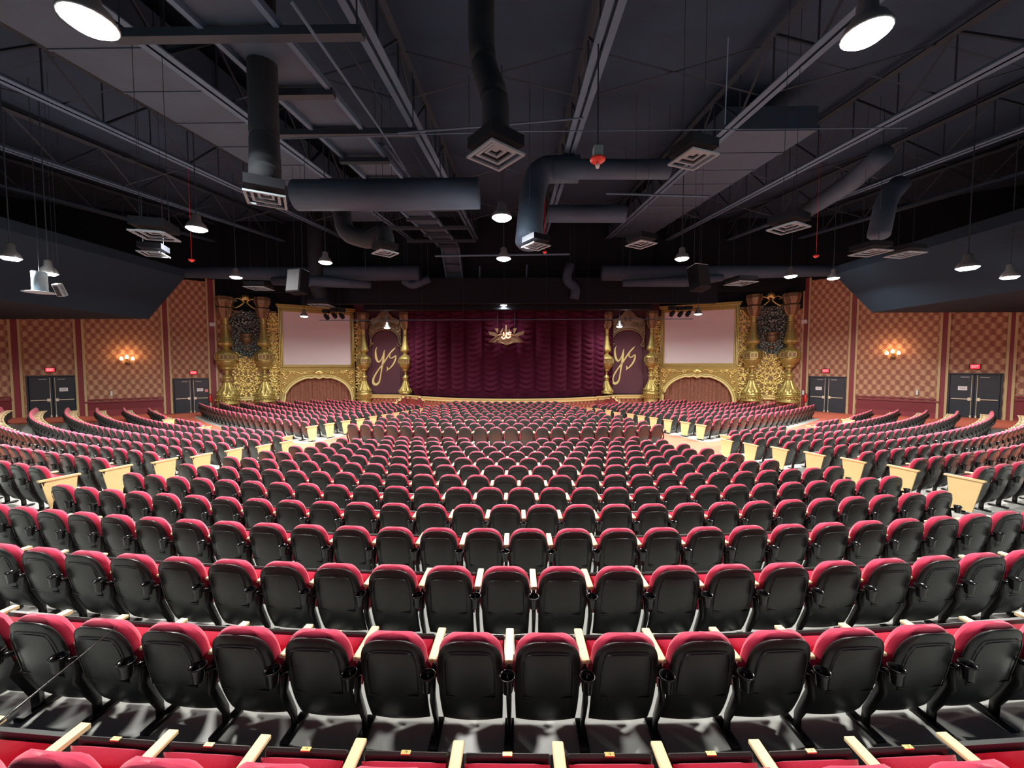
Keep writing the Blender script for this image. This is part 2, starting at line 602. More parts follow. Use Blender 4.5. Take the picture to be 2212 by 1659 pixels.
# ------------------------------------------------------------------ floor: one terrain that passes under every seat
SP = np.array([(s['x'], s['y'], s['z']) for s in seats])
anch = []
for (x, y, z) in [(-27.6, 22.7, 0.19), (-22.6, 26.6, 0.0), (25.7, 21.6, 0.36), (21.2, 26.4, 0.1), (-25, 24.7, 0.1), (23.4, 24, 0.2), (-17, 28, 0.05), (16, 27.5, 0.05),
                  (-13, 29.5, 0), (12, 29, 0), (-9, 30, 0), (8, 30, 0), (0, 27, 0), (-5, 28, 0), (4, 28, 0), (-29.2, 21, .3), (27.6, 20, .45), (-21.7, 27.4, 0), (20, 27, .1),
                  (0, -1, 0.72), (-6, -1, 0.85), (6, -1, .85), (-20, 4, 1.2), (20, 4, 1.2), (-30, 10, 1), (30, 10, 1), (0, -3, .8)]:
    anch.append((x, y, z))
AP = np.vstack([SP, np.array(anch)])


def floor_h(X, Y):
    X = np.atleast_1d(np.asarray(X, float))
    Y = np.atleast_1d(np.asarray(Y, float))
    out = np.zeros(len(X))
    for i in range(0, len(X), 4000):
        d2 = (X[i:i + 4000, None] - AP[None, :, 0]) ** 2 + (Y[i:i + 4000, None] - AP[None, :, 1]) ** 2
        w = 1.0 / (d2 + 0.12) ** 2.2
        out[i:i + 4000] = (w * AP[None, :, 2]).sum(1) / w.sum(1)
    return out


GX = np.arange(-32, 32.01, 0.25)
GY = np.arange(-3.0, 34.01, 0.25)
XX, YY = np.meshgrid(GX, GY)
HH = floor_h(XX.ravel(), YY.ravel())
HG = HH.reshape(XX.shape)
SD = np.zeros(XX.size)
xf, yf = XX.ravel(), YY.ravel()
SA = np.array([q['a'] for q in seats])
FMG = np.array([0.40 if (q['bank'] == 'centre' and q['row'] == 12) or (q['bank'] in ('left', 'right') and q['row'] == 8) else 0.62 for q in seats])
BMG = np.array([0.30 if q['bank'].startswith('front') and q['row'] == 0 else 0.52 for q in seats])
for i in range(0, XX.size, 4000):
    dx = xf[i:i + 4000, None] - SP[None, :, 0]
    dy = yf[i:i + 4000, None] - SP[None, :, 1]
    lx = dx * np.cos(SA)[None] + dy * np.sin(SA)[None]
    ly = -dx * np.sin(SA)[None] + dy * np.cos(SA)[None]
    SD[i:i + 4000] = 1 + np.maximum(np.abs(lx) - 0.50, np.maximum(ly - FMG[None], -BMG[None] - ly)).min(1)

SD[yf < 8.5] = np.minimum(SD[yf < 8.5], 0.9)


def gz(x, y):
    fx, fy = (x - GX[0]) / 0.25, (y - GY[0]) / 0.25
    i, j = int(max(0, min(len(GX) - 2, fx))), int(max(0, min(len(GY) - 2, fy)))
    u, v = fx - i, fy - j
    return float((HG[j, i] * (1 - u) + HG[j, i + 1] * u) * (1 - v) + (HG[j + 1, i] * (1 - u) + HG[j + 1, i + 1] * u) * v)


nx = len(GX)
fv = [(float(a), float(b), float(c)) for a, b, c in zip(xf, yf, HH)]
ff = [(j * nx + i, j * nx + i + 1, (j + 1) * nx + i + 1, (j + 1) * nx + i) for j in range(len(GY) - 1) for i in range(nx - 1)]
me = bpy.data.meshes.new('floor')
me.from_pydata(fv, [], ff)
me.polygons.foreach_set('use_smooth', [True] * len(me.polygons))
at = me.attributes.new('seat_distance', 'FLOAT', 'POINT')
at.data.foreach_set('value', SD.tolist())
fm = bpy.data.materials.new('concrete_and_carpet')
fm.use_nodes = True
nt = fm.node_tree
bs = nt.nodes['Principled BSDF']
an = nt.nodes.new('ShaderNodeAttribute')
an.attribute_name = 'seat_distance'
cr = nt.nodes.new('ShaderNodeValToRGB')
cr.color_ramp.interpolation = 'CONSTANT'
cr.color_ramp.elements[0].color = (0, 0, 0, 1)
cr.color_ramp.elements[1].position = 0.5
cr.color_ramp.elements[1].color = (1, 1, 1, 1)
hf = nt.nodes.new('ShaderNodeMath')
hf.operation = 'MULTIPLY'
hf.inputs[1].default_value = 0.5
nt.links.new(an.outputs['Fac'], hf.inputs[0])
nt.links.new(hf.outputs[0], cr.inputs[0])
tc = nt.nodes.new('ShaderNodeTexCoord')
nz = nt.nodes.new('ShaderNodeTexNoise')
nz.inputs['Scale'].default_value = 3
nz.inputs['Detail'].default_value = 8
nt.links.new(tc.outputs['Object'], nz.inputs['Vector'])
c1 = nt.nodes.new('ShaderNodeValToRGB')
c1.color_ramp.elements[0].color = (0.30, 0.31, 0.29, 1)
c1.color_ramp.elements[1].color = (0.48, 0.49, 0.46, 1)
nt.links.new(nz.outputs['Fac'], c1.inputs[0])
c2 = nt.nodes.new('ShaderNodeValToRGB')
c2.color_ramp.elements[0].color = (0.52, 0.11, 0.065, 1)
c2.color_ramp.elements[1].color = (0.64, 0.17, 0.10, 1)
nt.links.new(nz.outputs['Fac'], c2.inputs[0])
mx = nt.nodes.new('ShaderNodeMix')
mx.data_type = 'RGBA'
nt.links.new(cr.outputs[0], mx.inputs[0])
nt.links.new(c1.outputs[0], mx.inputs[6])
nt.links.new(c2.outputs[0], mx.inputs[7])
nt.links.new(mx.outputs[2], bs.inputs['Base Color'])
mr = nt.nodes.new('ShaderNodeMapRange')
mr.inputs[3].default_value = 0.35
mr.inputs[4].default_value = 0.9
nt.links.new(cr.outputs[0], mr.inputs[0])
nt.links.new(mr.outputs[0], bs.inputs['Roughness'])
me.materials.append(fm)
fl = bpy.data.objects.new('floor', me)
COL.objects.link(fl)
tag(fl, kind='structure')


# ------------------------------------------------------------------ wall frames
class Wall:
    """vertical plane through p0,p1 (x,y); u along it, d out of it towards the audience"""
    def __init__(s, p0, p1):
        s.o = Vector((p0[0], p0[1], 0))
        s.u = (Vector((p1[0], p1[1], 0)) - s.o).normalized()
        s.len = (Vector((p1[0], p1[1], 0)) - s.o).length
        s.n = Vector((s.u.y, -s.u.x, 0))
        if s.n.y > 0:
            s.n = -s.n

    def T(s, p):
        return s.o + s.u * p[0] + s.n * p[1] + Vector((0, 0, p[2]))

    def uv(s, px, py, d=0.0):
        r = ray(px, py)
        c = Vector((0, 0, CAMZ))
        o = s.o + s.n * d
        t = (o - c).dot(s.n) / r.dot(s.n)
        P = c + r * t - o
        return P.dot(s.u), P.z

    def box(s, mb, u0, u1, d0, d1, z0, z1, mi=0, b=0):
        a, c = min(u0, u1), max(u0, u1)
        if b:
            return mb.bbox(a, c, d0, d1, z0, z1, b, mi, T=s.T)
        return mb.box(a, c, d0, d1, z0, z1, mi, T=s.T)


TOP = CAMZ + 10.6


def line_at(p0, p1, px):
    """where the wall line p0-p1 crosses photo column px"""
    w = Wall(p0, p1)
    return w.uv(px, 850)[0]


LA, LB = (-27.56, 22.67), (-22.56, 26.6)
d = Vector((LB[0] - LA[0], LB[1] - LA[1])).normalized()
L0 = (LA[0] - d.x * 8, LA[1] - d.y * 8)
WL = Wall(L0, LB)
RA, RB = (25.64, 21.6), (21.22, 26.44)
d = Vector((RB[0] - RA[0], RB[1] - RA[1])).normalized()
R0 = (RA[0] - d.x * 8, RA[1] - d.y * 8)
WR = Wall(R0, RB)

trim_no = [0]


def trim_name():
    trim_no[0] += 1
    return 'trim_%d' % trim_no[0]


def side_wall(W, name, cfg):
    """wallpapered wall with pilasters, wainscot, doors"""
    uend = W.uv(cfg['corner'], 850)[0]
    wmb = MB()
    doors = []
    for (a, b, top) in cfg['doors']:
        u0, u1 = sorted((W.uv(a, 860)[0], W.uv(b, 860)[0]))
        zt = W.uv((a + b) / 2, top)[1]
        doors.append((u0, u1, zt))
    cuts = [0.0]
    for (u0, u1, zt) in sorted(doors):
        cuts += [u0, u1]
    cuts.append(uend)
    for i in range(0, len(cuts), 2):
        W.box(wmb, cuts[i], cuts[i + 1], -0.2, 0.0, -0.5, CAMZ + 5.9)
    for (u0, u1, zt) in doors:
        W.box(wmb, u0, u1, -0.2, 0.0, zt, CAMZ + 5.9)
    W.box(wmb, 0, uend, -0.2, 0.0, CAMZ + 5.9, TOP, 1)
    struct(wmb, name, [M['wallpaper'], M['black']], uvf=lambda p: ((p - W.o).dot(W.u), p.z))
    # pilasters: maroon board between two pale gold strips
    for k, (a, b) in enumerate(cfg['pil']):
        u0, u1 = sorted((W.uv(a, 760)[0], W.uv(b, 760)[0]))
        mb = MB()
        W.box(mb, u0, u1, 0.0, 0.06, 0.0, CAMZ + 6.1, 0)
        for ue in (u0, u1):
            W.box(mb, ue - 0.05, ue + 0.05, 0.0, 0.10, 0.02, CAMZ + 6.1, 1)
        struct(mb, trim_name(), [M['maroon'], M['strip']])
    # wainscot and chair rail where there is no door
    for (a, b, py) in cfg['rail']:
        u0, u1 = sorted((W.uv(a, 860)[0], W.uv(b, 860)[0]))
        zr = W.uv((a + b) / 2, py)[1]
        mb = MB()
        W.box(mb, u0, u1, 0.0, 0.05, -0.1, zr, 0)
        W.box(mb, u0, u1, 0.0, 0.14, zr, zr + 0.10, 1)
        W.box(mb, u0, u1, 0.0, 0.09, zr + 0.16, zr + 0.24, 1)
        W.box(mb, u0, u1, 0.0, 0.09, -0.1, 0.5 if zr < 1.6 else 0.75, 1)
        struct(mb, trim_name(), [M['maroon2'], M['maroon']])
    return doors


dl = side_wall(WL, 'wall_left', dict(corner=462, doors=[(58, 168, 811), (374, 455, 817)],
     pil=[(23, 44), (163, 181), (352, 367), (451, 467)], rail=[(-120, 28, 868), (184, 352, 868)]))
dr = side_wall(WR, 'wall_right', dict(corner=1736, doors=[(1745, 1827, 813), (2046, 2165, 806)],
     pil=[(2177, 2193), (2031, 2048), (1835, 1850), (1733, 1746)], rail=[(2190, 2330, 868), (1850, 2030, 866)]))


def double_door(W, u0, u1, zt, no):
    zb = gz(*(W.T(((u0 + u1) / 2, 0.1, 0))[:2])) - 0.02
    fr = MB()
    W.box(fr, u0, u0 + 0.07, -0.18, 0.03, zb, zt)
    W.box(fr, u1 - 0.07, u1, -0.18, 0.03, zb, zt)
    W.box(fr, u0, u1, -0.18, 0.03, zt - 0.07, zt)
    W.box(fr, u0 + 0.07, u1 - 0.07, -0.18, -0.13, zb, zt - 0.07)
    root = struct(fr, 'door_%d' % no, M['door'])
    um = (u0 + u1) / 2
    out = []
    for k, (a, b) in enumerate(((u0 + 0.08, um - 0.01), (um + 0.01, u1 - 0.08))):
        lf = MB()
        W.box(lf, a, b, -0.12, -0.06, zb + 0.02, zt - 0.08, b=0.01)
        leaf = lf.build('door_leaf', M['door'], root)
        pb = MB()
        zbar = zb + 0.42 * (zt - zb)
        W.box(pb, a + 0.06, b - 0.06, -0.02, 0.02, zbar - 0.025, zbar + 0.025, b=0.01)
        e = b - 0.16 if k == 0 else a + 0.16
        W.box(pb, e - 0.06, e + 0.06, -0.06, 0.03, zbar - 0.09, zbar + 0.09, b=0.01)
        pb.build('push_bar', M['chrome'], leaf)
        rb = MB()                                  # vertical rod to the floor latch and the top closer
        e2 = b - 0.09 if k == 0 else a + 0.09
        rb.tube([W.T((e2, -0.03, zb + 0.05)), W.T((e2, -0.03, zt - 0.12))], 0.012, 6)
        W.box(rb, e2 - 0.03, e2 + 0.03, -0.06, -0.01, zb + 0.03, zb + 0.15)
        rb.build('latch_rod', M['chrome'], leaf)
        cb = MB()
        cu = (a + b) / 2 - 0.1 * (1 if k else -1)
        W.box(cb, cu - 0.16, cu + 0.16, -0.06, 0.0, zt - 0.26, zt - 0.20)
        cb.build('door_closer', M['housing'], leaf)
        if k == 1:
            ns = MB()
            zc = zb + 0.66 * (zt - zb)
            W.box(ns, (a + b) / 2 - 0.2, (a + b) / 2 + 0.14, -0.06, -0.05, zc - 0.11, zc + 0.11)
            for q in range(3):
                W.box(ns, (a + b) / 2 - 0.15, (a + b) / 2 + 0.09, -0.05, -0.048, zc + 0.05 - q * 0.05, zc + 0.065 - q * 0.05, 1)
            nb = ns.build('notice_sheet', [M['paper'], M['ink']], leaf)
            if no == 2:
                n2 = MB()
                W.box(n2, b - 0.22, b - 0.04, -0.06, -0.05, zc - 0.16, zc + 0.02)
                n2.build('warning_sheet', M['pinkpaper'], leaf)
    return root


n = 1
for W, ds in ((WL, dl), (WR, dr)):
    for (u0, u1, zt) in ds:
        double_door(W, u0, u1, zt, n)
        n += 1


def text_mesh(txt, size, depth):
    cu = bpy.data.curves.new('t', 'FONT')
    cu.body = txt
    cu.size = size
    cu.extrude = depth
    cu.align_x = 'CENTER'
    cu.align_y = 'CENTER'
    ob = bpy.data.objects.new('t', cu)
    COL.objects.link(ob)
    dg = bpy.context.evaluated_depsgraph_get()
    me = bpy.data.meshes.new_from_object(ob.evaluated_get(dg))
    vs = [v.co.copy() for v in me.vertices]
    fs = [tuple(p.vertices) for p in me.polygons]
    bpy.data.objects.remove(ob)
    bpy.data.meshes.remove(me)
    return vs, fs


EV, EF = text_mesh('EXIT', 0.20, 0.006)
for W, px, py, lab in ((WL, 109, 799, 'red lit EXIT sign above the far left double doors'), (WL, 418, 805, 'red lit EXIT sign above the doors beside the left gold columns'),
                       (WR, 1784, 801, 'red lit EXIT sign above the doors beside the right gold columns'), (WR, 2106, 792, 'red lit EXIT sign above the far right double doors')):
    u, z = W.uv(px, py)
    c = W.T((u, 0.06, z))
    t = thing('exit_sign', lab, 'sign', c, group='exit signs over the doors')
    mb = MB()
    W.box(mb, u - 0.21, u + 0.21, 0.0, 0.08, z - 0.14, z + 0.14, b=0.01)
    mb.build('housing', M['black'], t, origin=c)
    mb = MB()
    W.box(mb, u - 0.18, u + 0.18, 0.08, 0.086, z - 0.11, z + 0.11)
    mb.build('lit_face', M['exit'], t, origin=c)
    sg = 1 if W is WL else -1
    mb = MB()
    mb.add([W.T((u + sg * v.x * 0.62, 0.09 + v.z, z + v.y)) for v in EV], EF)
    mb.build('letters', M['exitletters'], t, origin=c)


def sconce(W, px, py, lab):
    u, z = W.uv(px, py)
    c = W.T((u, 0, z))
    t = thing('wall_sconce', lab, 'wall lamp', c, group='three-light wall sconces')
    mb = MB()
    mb.lathe([(0.02, -0.34), (0.10, -0.28), (0.13, -0.2), (0.09, -0.1), (0.04, -0.02)], W.T((u, 0.06, z)), 12)
    mb.build('wall_plate', M['bronze'], t, True, origin=c)
    for k, dx in enumerate((-0.26, 0, 0.26)):
        ou, dd, dz = u + dx, 0.22 + (0.10 if dx == 0 else 0), 0.10 if dx == 0 else 0.0
        mb = MB()
        mb.tube([W.T((u, 0.08, z - 0.2)), W.T((u + dx * 0.6, dd * 0.7, z - 0.30)), W.T((ou, dd, z - 0.2)), W.T((ou, dd, z - 0.08 + dz))], 0.018, 6)
        mb.lathe([(0.02, -0.12), (0.075, -0.09), (0.08, -0.07)], W.T((ou, dd, z + dz + 0.02)), 12)
        arm = mb.build('arm', M['bronze'], t, True, origin=c)
        mb = MB()
        mb.lathe([(0.04, -0.05), (0.085, 0.0), (0.09, 0.07), (0.06, 0.14), (0.02, 0.20)], W.T((ou, dd, z + dz)), 12)
        mb.build('glass_shade', M['candle'], arm, True)
    l = bpy.data.lights.new('sconce_glow', 'POINT')
    l.energy = 26
    l.color = (1, 0.55, 0.25)
    l.shadow_soft_size = 0.12
    lo = bpy.data.objects.new('sconce_glow', l)
    lo.location = W.T((u, 0.5, z + 0.25))
    COL.objects.link(lo)


sconce(WL, 276, 777, 'lit three-shade bronze sconce on the left patterned wall')
sconce(WR, 1929, 765, 'lit three-shade bronze sconce on the right patterned wall')


def small_on_wall(W, px, py, w, h, d, m, name, lab, cat, group=None, d0=0.0):
    u, z = W.uv(px, py, d0)
    mb = MB()
    W.box(mb, u - w / 2, u + w / 2, d0, d0 + d, z - h / 2, z + h / 2, b=0.012)
    return tag(mb.build(name, m, origin=W.T((u, 0, z))), lab, cat, group)


small_on_wall(WL, 459, 701, 0.34, 0.26, 0.12, M['whitepaint'], 'wall_speaker', 'small pale box speaker on the pilaster left of the gold columns', 'speaker', 'pale box speakers high on the pilasters', 0.06)
small_on_wall(WR, 1738, 695, 0.34, 0.26, 0.12, M['whitepaint'], 'wall_speaker', 'small pale box speaker on the pilaster right of the gold columns', 'speaker', 'pale box speakers high on the pilasters', 0.06)
small_on_wall(WL, 241, 850, 0.10, 0.30, 0.08, M['whitepaint'], 'assistive_light', 'small white wall device above the left chair rail', 'wall device', 'small white wall devices')
small_on_wall(WR, 1981, 848, 0.10, 0.30, 0.08, M['whitepaint'], 'assistive_light', 'small white wall device above the right chair rail', 'wall device', 'small white wall devices')
small_on_wall(WR, 1735, 848, 0.12, 0.32, 0.06, M['whitepaint'], 'wall_telephone', 'white wall telephone on the maroon pilaster by the right doors', 'wall device', None, 0.06)


def extinguisher(W, px, lab):
    u, z = W.uv(px, 862)
    c = W.T((u, 0.16, z - 0.2))
    t = thing('fire_extinguisher', lab, 'fire extinguisher', c, group='fire extinguishers')
    mb = MB()
    mb.lathe([(0.05, 0.0), (0.085, 0.02), (0.09, 0.1), (0.09, 0.42), (0.06, 0.5), (0.03, 0.54)], c, 14)
    mb.build('cylinder', M['red'], t, True, origin=c)
    mb = MB()
    mb.lathe([(0.03, 0.54), (0.03, 0.6)], c, 8)
    mb.tube([c + Vector((0, 0, 0.58)), c + Vector((0.09, -0.03, 0.52)), c + Vector((0.11, -0.04, 0.3))], 0.012, 6)
    mb.build('hose_and_valve', M['black'], t, True, origin=c)


extinguisher(WL, 455, 'red fire extinguisher on the wall beside the left stage-side doors')
extinguisher(WR, 1741, 'red fire extinguisher on the wall beside the right stage-side doors')

# ------------------------------------------------------------------ the ornate wall beside the stage
CL = Vector(WL.T((WL.uv(462, 850)[0], 0, 0)))
CRr = Vector(WR.T((WR.uv(1737, 850)[0], 0, 0)))
PL2, PR2 = pt(768, 850, 32.0), pt(1422, 850, 31.5)
FL = Wall((CL.x, CL.y), (PL2.x, PL2.y))
FR = Wall((PR2.x, PR2.y), (CRr.x, CRr.y))
PL3, PR3 = pt(900, 850, 32.8), pt(1290, 850, 32.6)
GL = Wall((PL2.x, PL2.y), (PL3.x, PL3.y))
GR = Wall((PR3.x, PR3.y), (PR2.x, PR2.y))
for W, nm in ((FL, 'wall_front_left'), (FR, 'wall_front_right'), (GL, 'wall_stage_left'), (GR, 'wall_stage_right')):
    mb = MB()
    zt = CAMZ + (4.0 if W in (FL, FR) else 5.2)
    W.box(mb, -0.15, W.len + 0.1, -0.2, 0.0, -0.3, 1.75 if W in (FL, FR) else zt, 0)
    W.box(mb, -0.15, W.len + 0.1, -0.2, 0.0, 1.75 if W in (FL, FR) else zt, zt, 2 if W in (GL, GR) else 0)
    W.box(mb, -0.15, W.len + 0.1, -0.2, 0.0, zt, TOP, 1)
    struct(mb, nm, [M['wallpaper'] if W in (FL, FR) else M['plum'], M['black'], M['plum']], uvf=lambda p, W=W: ((p - W.o).dot(W.u), p.z))


def spiral(cx, cz, r, a0, turns, sg=1, n=16, k=0.82):
    out = []
    for i in range(n + 1):
        t = i / n
        a = a0 + sg * turns * 2 * pi * t
        rr = r * (1 - k * t)
        out.append((cx + rr * cos(a), cz + rr * sin(a)))
    return out


def scroll(mb, W, pts, d, r0, r1=None, n=6, mi=0):
    k = len(pts)
    r1 = r0 if r1 is None else r1
    mb.tube([W.T((u, d, z)) for u, z in pts], [r0 + (r1 - r0) * i / (k - 1) for i in range(k)], n, mi, up=tuple(W.n))


def leaf(mb, W, u, z, a, L, w, d, mi=0, curl=0.0):
    """a raised pointed leaf lying on the wall"""
    ca, sa = cos(a), sin(a)
    vs, n = [], 5
    for i in range(n + 1):
        t = i / n
        h = w * sin(pi * min(1, t * 0.9 + 0.1)) ** 0.8
        cu = curl * t * t * L
        for sgn, dd in ((-1, 0.0), (0, 0.09 * sin(pi * t) + 0.02), (1, 0.0)):
            x, y = t * L, sgn * h + cu
            vs.append(W.T((u + x * ca - y * sa, d + dd, z + x * sa + y * ca)))
    fs = []
    for i in range(n):
        for j in range(2):
            q = i * 3 + j
            fs.append((q, q + 1, q + 4, q + 3))
    mb.add(vs, fs, mi)


def filigree(W, u0, u1, z0, z1, name, label, rnd, dark=None, arch=True):
    """carved gold panel: a plate covered with mirrored scrolls and leaves"""
    c = W.T(((u0 + u1) / 2, 0, z0))
    root = thing(name, label, 'carved panel', c, group='carved gold scroll panels')
    R = random.Random(rnd)
    mb = MB()
    um, hw = (u0 + u1) / 2, (u1 - u0) / 2
    W.box(mb, u0, u1, 0.0, 0.06, z0, z1)
    mb.build('backing_plate', M['bronze'], root)
    gold, dk = MB(), MB()
    z = z0 + 0.15
    row = 0
    while z < z1 - 0.15:
        k = max(1, int(hw / 0.42))
        for i in range(k):
            uc = (i + 0.5) * hw / k + R.uniform(-0.04, 0.04)
            for sg in (-1, 1):
                u = um + sg * uc
                zz = z + (0.15 if i % 2 else 0)
                if zz > z1 - 0.12:
                    continue
                isd = dark and dark(u, zz)
                T = dk if isd else gold
                r = 0.17 + 0.05 * ((row * 7 + i * 3) % 3)
                dr = 1 if (row + i) % 2 else -1
                scroll(T, W, spiral(u, zz, r, pi / 2 * ((row + i) % 4) * sg + (pi if sg < 0 else 0), 1.3, dr * sg, 14), 0.10, 0.060, 0.030, 6)
                for q in range(4):
                    a = (row * 1.1 + i * 0.7 + q * 1.57)
                    a = a if sg > 0 else pi - a
                    leaf(T, W, u + 0.12 * cos(a), zz + 0.12 * sin(a), a, 0.30, 0.085, 0.10, curl=0.3 * sg)
                if isd:
                    for q in range(5):
                        a = R.uniform(0, 6.28)
                        leaf(T, W, u + R.uniform(-.2, .2), zz + R.uniform(-.2, .2), a, 0.26, 0.08, 0.14 + R.uniform(0, .1), curl=R.uniform(-.5, .5))
        z += 0.36
        row += 1
    gold.build('scrollwork', M['goldleaf'], root, True)
    if dk.v:
        dk.build('dark_foliage', M['patina'], root, True)
    return root, um, hw


def px_rect(W, a, b, yt, yb):
    (ua, zt), (ub, zb) = W.uv(a, yt), W.uv(b, yb)
    return min(ua, ub), max(ua, ub), min(zt, zb), max(zt, zb)


def urn_crest(W, um, z_urn, z_top, side):
    c = W.T((um, 0.1, z_urn))
    t = thing('urn_relief', 'dark and gold urn relief among foliage, %s of the stage' % side, 'ornament', c, group='urn reliefs')
    mb = MB()
    prof = [(0.22, -0.62), (0.26, -0.52), (0.10, -0.42), (0.08, -0.3), (0.26, -0.12), (0.42, 0.12), (0.46, 0.30), (0.36, 0.38), (0.50, 0.5), (0.52, 0.56)]
    C = W.T((um, 0.12, z_urn))
    mb.lathe(prof, C, 20, flute=lambda i, w: 1 + (0.06 * cos(w * 10) if 3 < i < 7 else 0))
    mb.build('urn', M['bronze'], t, True)
    mb = MB()
    R = random.Random(3)
    for i in range(46):
        a = R.uniform(0, 2 * pi)
        r = R.uniform(0.2, 0.75)
        leaf(mb, W, um + r * cos(a) * 1.0, z_urn + 1.05 + r * sin(a) * 0.7, a, 0.3, 0.09, 0.2 + R.uniform(0, 0.2), curl=R.uniform(-.5, .5))
    mb.build('flowers', M['patina'], t, True)


def crest(W, px, py_b, py_t, side):
    u, zb = W.uv(px, py_b)
    _, zt = W.uv(px, py_t)
    h = zt - zb
    c = W.T((u, 0.1, zb))
    t = thing('palmette_crest', 'bronze palmette crest with curling scrolls above the %s gold panel' % side, 'ornament', c, group='palmette crests')
    mb = MB()
    for sg in (-1, 1):
        p = [(u + sg * 0.04 * h, zb + 0.02 * h), (u + sg * 0.10 * h, zb + 0.25 * h), (u + sg * 0.05 * h, zb + 0.5 * h)]
        scroll(mb, W, [(u + sg * 0.75 * h, zb + 0.12 * h)] + [(u + sg * (0.75 - 0.68 * q) * h, zb + (0.02 + 0.45 * q * q) * h) for q in (0.3, 0.6, 0.85, 1)], 0.12, 0.05, 0.06)
        scroll(mb, W, [(u + sg * 0.06 * h, zb + 0.45 * h), (u + sg * 0.2 * h, zb + 0.62 * h), (u + sg * 0.42 * h, zb + 0.72 * h), (u + sg * 0.62 * h, zb + 0.62 * h), (u + sg * 0.58 * h, zb + 0.5 * h), (u + sg * 0.47 * h, zb + 0.54 * h)], 0.14, 0.06, 0.035)
    mb.build('scrolls', M['goldleaf'], t, True)
    mb = MB()
    for k in range(-3, 4):
        a = pi / 2 - k * 0.42
        leaf(mb, W, u, zb + 0.62 * h, a, (0.42 - 0.03 * abs(k)) * h, 0.07 * h, 0.14, curl=-0.25 * k / 3)
    mb.build('palmette', M['goldleaf'], t, True)


# profile of the turned columns: (radius, height) for a 1 m tall column without its pedestal; scaled per column
BELL = [(0.086, 0.0), (0.090, 0.012), (0.082, 0.02), (0.086, 0.034), (0.080, 0.045), (0.060, 0.075), (0.043, 0.11), (0.032, 0.145), (0.029, 0.155)]
STEM = [(0.029, 0.155), (0.034, 0.162), (0.030, 0.17), (0.036, 0.185), (0.042, 0.20), (0.034, 0.21), (0.022, 0.225), (0.012, 0.236), (0.018, 0.246), (0.020, 0.255), (0.014, 0.265), (0.028, 0.275),
        (0.042, 0.283), (0.044, 0.292), (0.040, 0.296), (0.050, 0.305), (0.072, 0.33), (0.082, 0.355), (0.086, 0.37)]
BAND = [(0.093, 0.37), (0.093, 0.43)]
DOME = [(0.086, 0.43), (0.080, 0.445), (0.055, 0.465), (0.036, 0.478), (0.026, 0.487), (0.030, 0.494), (0.026, 0.50), (0.042, 0.508), (0.060, 0.525), (0.062, 0.54), (0.054, 0.565), (0.042, 0.60),
        (0.032, 0.65), (0.027, 0.70), (0.026, 0.71), (0.031, 0.718), (0.026, 0.726), (0.028, 0.78), (0.034, 0.79)]
CAP = [(0.034, 0.79), (0.040, 0.80), (0.060, 0.85), (0.068, 0.885), (0.060, 0.892), (0.054, 0.90), (0.066, 0.93), (0.074, 0.965), (0.072, 1.0)]


